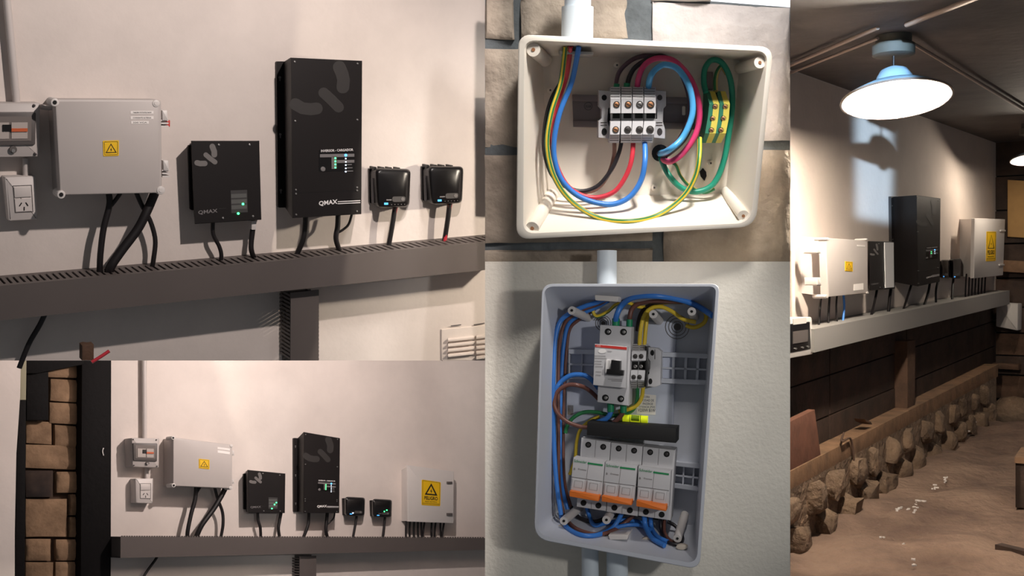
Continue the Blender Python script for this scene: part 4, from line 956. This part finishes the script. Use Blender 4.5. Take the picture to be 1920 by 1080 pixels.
for r in range(3):
    v0, v1 = (0, .36, .70)[r] + .006, (.36, .70, 1.02)[r] - .006
    for c in range(3):
        x0, x1 = brk[c] + .7, brk[c + 1] - .7
        y = lambda x, v: lin(x, 640, 555) + (lin(x, 882, 696) - lin(x, 640, 555)) * v
        pr('plank', P3, [(x0, y(x0, v0)), (x1, y(x1, v0)), (x1, y(x1, v1)), (x0, y(x0, v1))], -.026, -.004 + .004 * ((r + c) % 2), woodd, wb, .6)
we = struct(slab('wall_right_end', [P3.at(1868, 262), P3.at(1868, 262) + N3 * 3.2, P3.at(1868, 830) + N3 * 3.2, P3.at(1868, 830)], UH * .06, darkpost))
for i, (y0, y1) in enumerate(((262, 330), (333, 394), (397, 456), (459, 520), (523, 574), (577, 622), (625, 664), (667, 700), (703, 745))):
    p = [P3.at(1868, y0), P3.at(1868, y0) + N3 * 3, P3.at(1868, y1) + N3 * 3, P3.at(1868, y1)]
    off = -UH * (.02 + .012 * (i % 3)); MB().rings([p, [q + off for q in p]]).build('plank', woodd if i % 2 else woodb if i > 5 else woodd, we, 20)
def onend(name, x0, y0, x1, y1, h0, h1, m, label, cat):
    return tag(pr(name, PE, [(x0, y0), (x1, y0 + (x1 - x0) * .06), (x1, y1 + (x1 - x0) * .06), (x0, y1)], h0, h1, m, None, 1), label, cat)
onend('wall_panel', 1889, 337, 1990, 444, .06, .08, tan, 'tan board fixed on the dark end wall, right-hand room', 'panel')
onend('timber_beam', 1874, 487, 1990, 509, .06, .16, woodl, 'lit horizontal timber rail below the tan board, right-hand room', 'beam')
onend('timber_beam', 1860, 681, 1910, 691, .06, .18, woodb, 'short wooden block near the floor corner, right-hand room', 'beam')
wbx = thing('switch_box', 'blank white box on the dark end wall below the trunking', 'box', PE.at(1885, 620, 0))
pr('housing', PE, rr([(1868, 567), (1909, 569), (1908, 620), (1867, 612)], 2), .05, .24, lightplastic, wbx, 2)
# ceiling battens and conduits
for a, b, r, lb in (((1470, 127), (1646, 52), 4, 'upper pale conduit on the dark ceiling left of the pendant'), ((1470, 141), (1646, 72), 3, 'lower pale conduit on the dark ceiling left of the pendant'),
        ((1700, 46), (1850, -12), 5.5, 'pale conduit on the dark ceiling going up right of the pendant'), ((1706, 78), (1990, 248), 3.4, 'long pale conduit on the ceiling descending to the right edge')):
    tag(MB().tube([(a[0], a[1], .03), (b[0], b[1], .03)], r, 10, P=CE).build('conduit', batten, None, 60), lb, 'conduit', 'ceiling conduits')
# pendant lamp
def lathe(o, ax, prof, n=40):
    ax = ax.normalized(); s = ax.orthogonal().normalized(); t = ax.cross(s)
    return [[o + ax * z + (s * math.cos(2 * math.pi * i / n) + t * math.sin(2 * math.pi * i / n)) * r for i in range(n)] for r, z in prof]
shade_o = mat('enamel_blue_grey', (142, 168, 186), .4); shade_i = mat('enamel_white', (244, 242, 238), .5)
def pendant(px, py, Y, R, tilt, label, power, ceil=True):
    o = CAM + ray(px, py) * Y; ax = V((0, math.sin(tilt), math.cos(tilt)))
    t = thing('pendant_lamp', label, 'lamp', o, 'pendant lamps')
    k = R / .255
    prof = [(.255, 0), (.250, .014), (.17, .058), (.092, .088), (.084, .118), (.066, .148), (.03, .166), (.001, .170)]
    prof = [(a * k, b * k) for a, b in prof]
    MB().rings(lathe(o, ax, prof), cap0=False, cap1=False).build('shade', shade_o, t, 50)
    MB().rings(lathe(o, ax, [(a - .004 if a > .01 else a, b - .004 * (i > 0)) for i, (a, b) in enumerate(prof)]), cap0=False, cap1=False).build('shade_lining', shade_i, t, 50)
    MB().rings(lathe(o, ax, [(R * 1.0, -.004 * k), (R * 1.03, -.002 * k), (R * 1.03, .006 * k), (R * .995, .008 * k)]), cap0=False, cap1=False).build('rim', mat('shade_rim', (120, 106, 98), .5), t, 60)
    bp = [(.001, -.083), (.022, -.078), (.036, -.060), (.038, -.044), (.03, -.02), (.017, .01), (.016, .09)]
    MB().rings(lathe(o, ax, [(a * k, b * k) for a, b in bp]), cap0=False, cap1=False).build('bulb', mat('bulb_glow_%d' % power, (255, 240, 220), .4, emit=power), t, 60)
    if ceil:
        top = o + ax * .165 * k
        up = V((0, 0, 1)); d = (CE.p - top).dot(CE.n) / up.dot(CE.n); cp = top + up * d
        MB().tube([tuple(top - ax * .01), tuple(cp)], .006, 8).build('cord', cable, t, 60)
        MB().rings(lathe(cp, up, [(.085, .0), (.085, -.04), (.10, -.045), (.10, -.095), (.085, -.10), (.01, -.1)], 24), cap0=True, cap1=True).build('canopy', mat('canopy_grey', (76, 74, 68), .7), t, 40)
    return o, ax
o1, ax1 = pendant(1680, 187, 5.16, .253, math.radians(12), 'lit pendant lamp with wide enamel shade hanging in the right-hand room', 2500)
o2, ax2 = pendant(1938, 299, 9.0, .18, math.radians(10), 'second lit pendant cut by the right edge of the picture', 600, True)
# equipment along the wall
mt = thing('meter_box', 'white box with dark window at the left end of the right-hand trunking', 'meter box', P3.at(1490, 668, 0), G3)
pr('housing', P3, rr([(1466, 601), (1523, 594), (1526, 664), (1466, 675)], 4), 0, .17, lightplastic, mt, 2)
mw = pr('window', P3, rr([(1470, 609), (1519, 603), (1521, 654), (1470, 664)], 2), .16, .173, blackp, mt, 1)
pr('label_strip', P3, [(1488, 598), (1512, 595), (1512, 606), (1488, 609)], .168, .176, lightplastic, mw)
pr('display', P3, [(1487, 622), (1515, 618), (1515, 640), (1487, 645)], .17, .176, frame_d, mw)
for x in (1493, 1506, 1516): pr('button', P3, circ(x, 654 - (x - 1493) * .17, 1.8, 8), .17, .177, steel, mw)
tag(MB().tube([(1486, 470, .04), (1487, 604, .04)], 4.5, 10, P=P3).build('conduit', plaster3, None, 60), 'pale vertical pipe above the meter box, right-hand room', 'conduit')
e3q = [(1549, 446), (1627.5, 451), (1628, 549), (1553, 557)]
grey_enclosure(P3, e3q, .17, 'grey enclosure with hinges on its left side, right-hand room', G3, [(1585, 490), (1599, 491), (1599, 509), (1585, 508)],
    [([(1601, 533), (1619, 531), (1619, 543), (1601, 545)], None), ([(1607, 459), (1622, 460), (1622, 463), (1607, 462)], None)], [[(1531, 460), (1538, 460), (1539, 474), (1532, 474)], [(1532, 520), (1539, 520), (1540, 534), (1533, 534)]],
    [(1626, 449, 2.2), (1627, 549, 2.4), (1552, 448, 3), (1550, 556, 4)], None, [(1500, 443), (1592, 449), (1592, 542), (1503, 550)], greyplastic)
charger(P3, [(1628.5, 452), (1677, 453), (1678, 541), (1631, 545)], [(1623, 456), (1650, 456), (1650, 536), (1624, 536)], .13, 'black charger with daylight reflection on its right half, right-hand room', G3, [], glare=(.63, .02, .97, .97))
inverter(P3, [(1718, 366), (1763.5, 372), (1762, 528), (1721, 537)], [(1671, 368), (1730, 372), (1730, 522), (1673, 530)], .20, 'tall black inverter in the right-hand room', G3, False)
regulator(P3, [(1766, 487), (1780, 487), (1779, 522), (1766, 522)], 1762, 489, 520, .09, 'small black regulator next to the tall inverter, right-hand room', G3, [], False)
regulator(P3, [(1786, 485), (1802, 485), (1801, 522), (1786, 523)], 1779, 487, 520, .10, 'small black regulator next to the danger cabinet, right-hand room', G3, [], False)
danger_cabinet(P3, [(1828, 409), (1885, 411), (1881, 516), (1826, 522)], [(1799, 411), (1852, 412), (1852, 511), (1800, 518)], .18, 'pale metal cabinet with tall yellow danger sign, right-hand room', G3,
    [(1850, 434), (1868, 434), (1867, 489), (1849, 490)], [rect(1877, 431, 1886, 434), rect(1875, 495, 1884, 498)], lightplastic)
trunking(P3, (1527, 617), (1893, 544.5), .19, (1527, 661), (1893, 570), 1, 'long light grey trunking along the wall of the right-hand room', trunk3, solid=True)
for pts, r, lb in (
    ([(1541, 548, .1), (1538, 570, .1), (1535, 615, .1)], 2.2, 'leftmost black cable below the hinged enclosure, right-hand room'),
    ([(1556, 550, .1), (1554, 580, .1), (1553, 612, .1)], 2.2, 'second black cable below the hinged enclosure, right-hand room'),
    ([(1570, 548, .1), (1568, 575, .1), (1570, 608, .1)], 1.8, 'grey-black cable below the hinged enclosure, right-hand room'),
    ([(1645, 540, .08), (1640, 565, .09), (1632, 597, .1)], 2.4, 'black cable under the left of the charger, right-hand room'),
    ([(1671, 538, .08), (1668, 560, .09), (1665, 592, .1)], 3, 'black cable under the right of the charger, right-hand room'),
    ([(1710, 530, .1), (1702, 555, .1), (1692, 586, .1)], 2.2, 'black cable under the left of the tall inverter, right-hand room'),
    ([(1744, 528, .1), (1740, 550, .1), (1731, 578, .1)], 2.4, 'black cable under the middle of the tall inverter, right-hand room'),
    ([(1759, 526, .1), (1755, 545, .1), (1755, 572, .1)], 2.2, 'black cable under the right of the tall inverter, right-hand room'),
    ([(1788, 520, .06), (1786, 540, .08), (1785, 566, .1)], 2.2, 'black cable under the small regulators, right-hand room')):
    cbl(P3, pts, r, lb, 'cables in the right-hand room')
wire(P3, [(1581, 548, .1), (1583, 575, .1), (1580, 606, .1)], 2.2, W['blue'], 'blue cable below the hinged enclosure, right-hand room', 'cables in the right-hand room', 'cable', 'cable')
for i in range(7): cbl(P3, [(1812 + i * 6, 514, .08), (1812 + i * 6 - 1, 530, .09), (1812 + i * 6 - 2, 556 - i, .1)], 1.4, '%s thin black cable from the left under the danger cabinet, right-hand room' % ORD[i], 'row of cables under the danger cabinet, right-hand room')
# timber sill, post, leaning board, footing
tag(pr('timber_sill', P3, [(1410, 921), (1872, 683), (1872, 706), (1410, 959)], -.02, .12, woodl, None, 1.5), 'long horizontal timber sill above the stone footing, right-hand room', 'beam')
post('timber_post', P3, [(1702, 640), (1717, 637), (1716, 766), (1702, 774)], -.02, .09, woodb, 'upright wooden post below the trunking, right-hand room')
lb_ = tag(pr('leaning_board', P3, [(1462, 800), (1528, 768), (1540, 858), (1462, 896)], .07, .11, woodr, None, 1), 'reddish board leaning on the sill at the left of the right-hand room', 'board')
wire(P3, [(1582, 812, .08), (1578, 828, .135), (1594, 822, .135), (1600, 850, .14), (1602, 885, .14)], 2, mat('rust_wire', (92, 70, 58), .8), 'rusty wire hooked over the timber sill, right-hand room', None, 'rusty_wire', 'wire')
post('sawn_offcut', P3, [(1622, 786), (1634, 791), (1636, 796), (1624, 791)], .04, .11, woodb, 'small dark offcut lying on the timber sill', 'offcut')
wf = struct(pr('wall_right_footing', P3, [(1410, 956), (1868, 707), (1868, 800), (1410, 1112)], -.05, .12, rock))
def stone(cx, cy, rx, ry, hh, rot, seed):
    bm = bmesh.new(); bmesh.ops.create_icosphere(bm, subdivisions=2, radius=1)
    sc = P3.t(cx, cy, .13) / F; c = P3.at(cx, cy, .13); mb = MB()
    ca, sa = math.cos(rot), math.sin(rot)
    for v in bm.verts:
        q = V([math.copysign(abs(x) ** .62, x) for x in v.co])
        q = q * (.86 + .42 * noise.noise(v.co * 1.3 + V((seed * 3.1, 0, 0))) + .16 * noise.noise(v.co * 4 + V((0, seed, 0))))
        x, y = q.x * rx * sc / .7, q.y * ry * sc
        mb.v.append(c + UH * (x * ca - y * sa) + V((0, 0, 1)) * (x * sa + y * ca) + N3 * q.z * hh)
    for f in bm.faces: mb.face([v.index for v in f.verts])
    bm.free(); return mb.build('stone', rock, wf, 60)
sd = 0; x = 1478
while x < 1850:
    k = (x - 1482) / (1853 - 1482); top = lin(x, 932, 722); bot = lin(x, 1037, 782); w_ = 46 * (1 - k) + 15 * k
    rows = 2
    for r in range(rows):
        sd += 1; hgt = (bot - top) / rows
        stone(x + (r * .45 + random.uniform(-.1, .1)) * w_, top + hgt * (r + .5) - .52 * ((r * .45) * w_) * 0 + random.uniform(-2, 2), w_ * random.uniform(.62, .80), hgt * random.uniform(.58, .78), .045 + .03 * random.random() + .03 * r, math.radians(random.uniform(-18, 12)), sd)
    x += w_ * random.uniform(.92, 1.15)
for i in range(7):   # stones of the footing on the end wall
    c = P3.at(1850, 765) + N3 * (.25 + i * .33) + UH * -.05 - V((0, 0, .02)); mb = MB(); bm = bmesh.new(); bmesh.ops.create_icosphere(bm, subdivisions=2, radius=1)
    for v in bm.verts:
        q = v.co * (1 + .28 * noise.noise(v.co * 1.4 + V((i * 5.1, 2, 0)))); mb.v.append(c + N3 * q.x * .20 + V((0, 0, 1)) * q.y * .16 + UH * q.z * .14)
    for f in bm.faces: mb.face([v.index for v in f.verts])
    bm.free(); mb.build('stone', rock, wf, 60)
# things on the floor
cr = thing('wooden_crate', 'corner of a wooden crate on the earth floor at the right edge', 'crate', FL.at(1930, 950))
cb0 = FL.at(1904, 951); ux, uy = V((.87, -.5, 0)).normalized(), V((.5, .87, 0)).normalized()
def cbox(name, o, a, b, c, m): return MB().hexa([o, o + ux * a, o + ux * a + uy * b, o + uy * b] + [p + V((0, 0, c)) for p in (o, o + ux * a, o + ux * a + uy * b, o + uy * b)]).build(name, m, cr, 20)
cbox('side', cb0, .6, .03, .27, woodd); cbox('side', cb0, .03, .45, .27, woodd); cbox('side', cb0 + uy * .42, .6, .03, .27, woodd); cbox('lid', cb0 + V((-.01, -.01, .27)), .62, .47, .035, woodl)
pk = MB(); a, b = FL.at(1872, 1030, .01), FL.at(1960, 1052, .01); d = (b - a).normalized(); s_ = d.cross(V((0, 0, 1))) * .03
pk.hexa([a - s_, a + s_, b + s_, b - s_] + [p + V((0, 0, .03)) for p in (a - s_, a + s_, b + s_, b - s_)]).build('plank_scrap', woodd); pk_o = bpy.data.objects['plank_scrap']
tag(pk_o, 'dark plank scrap lying on the earth floor at the lower right', 'plank')
ch = MB(); random.seed(3)
spots = [(1775, 898), (1770, 903), (1755, 913), (1748, 918), (1730, 938), (1722, 942), (1716, 950), (1718, 960), (1700, 956), (1690, 955), (1680, 956), (1692, 1024), (1716, 1062), (1711, 1052), (1654, 1010), (1817, 795), (1826, 790), (1812, 808), (1784, 825)]
for x, y in spots:
    for q in range(3):
        c = FL.at(x + random.uniform(-5, 5), y + random.uniform(-3, 3), .012); r = random.uniform(.005, .014); an = random.random() * 6
        e1, e2 = V((math.cos(an), math.sin(an), 0)) * r, V((-math.sin(an), math.cos(an), 0)) * r * .6
        ch.rings([[c - e1, c - e2, c + e1, c + e2], [p + V((0, 0, .008)) for p in (c - e1, c - e2, c + e1, c + e2)]])
cho = ch.build('paint_flakes', paper, None, 0, 'stuff'); tag(cho, 'pale paint flakes scattered over the earth floor', 'debris')

for o in bpy.data.objects:
    if '_w' in o: del o['_w']
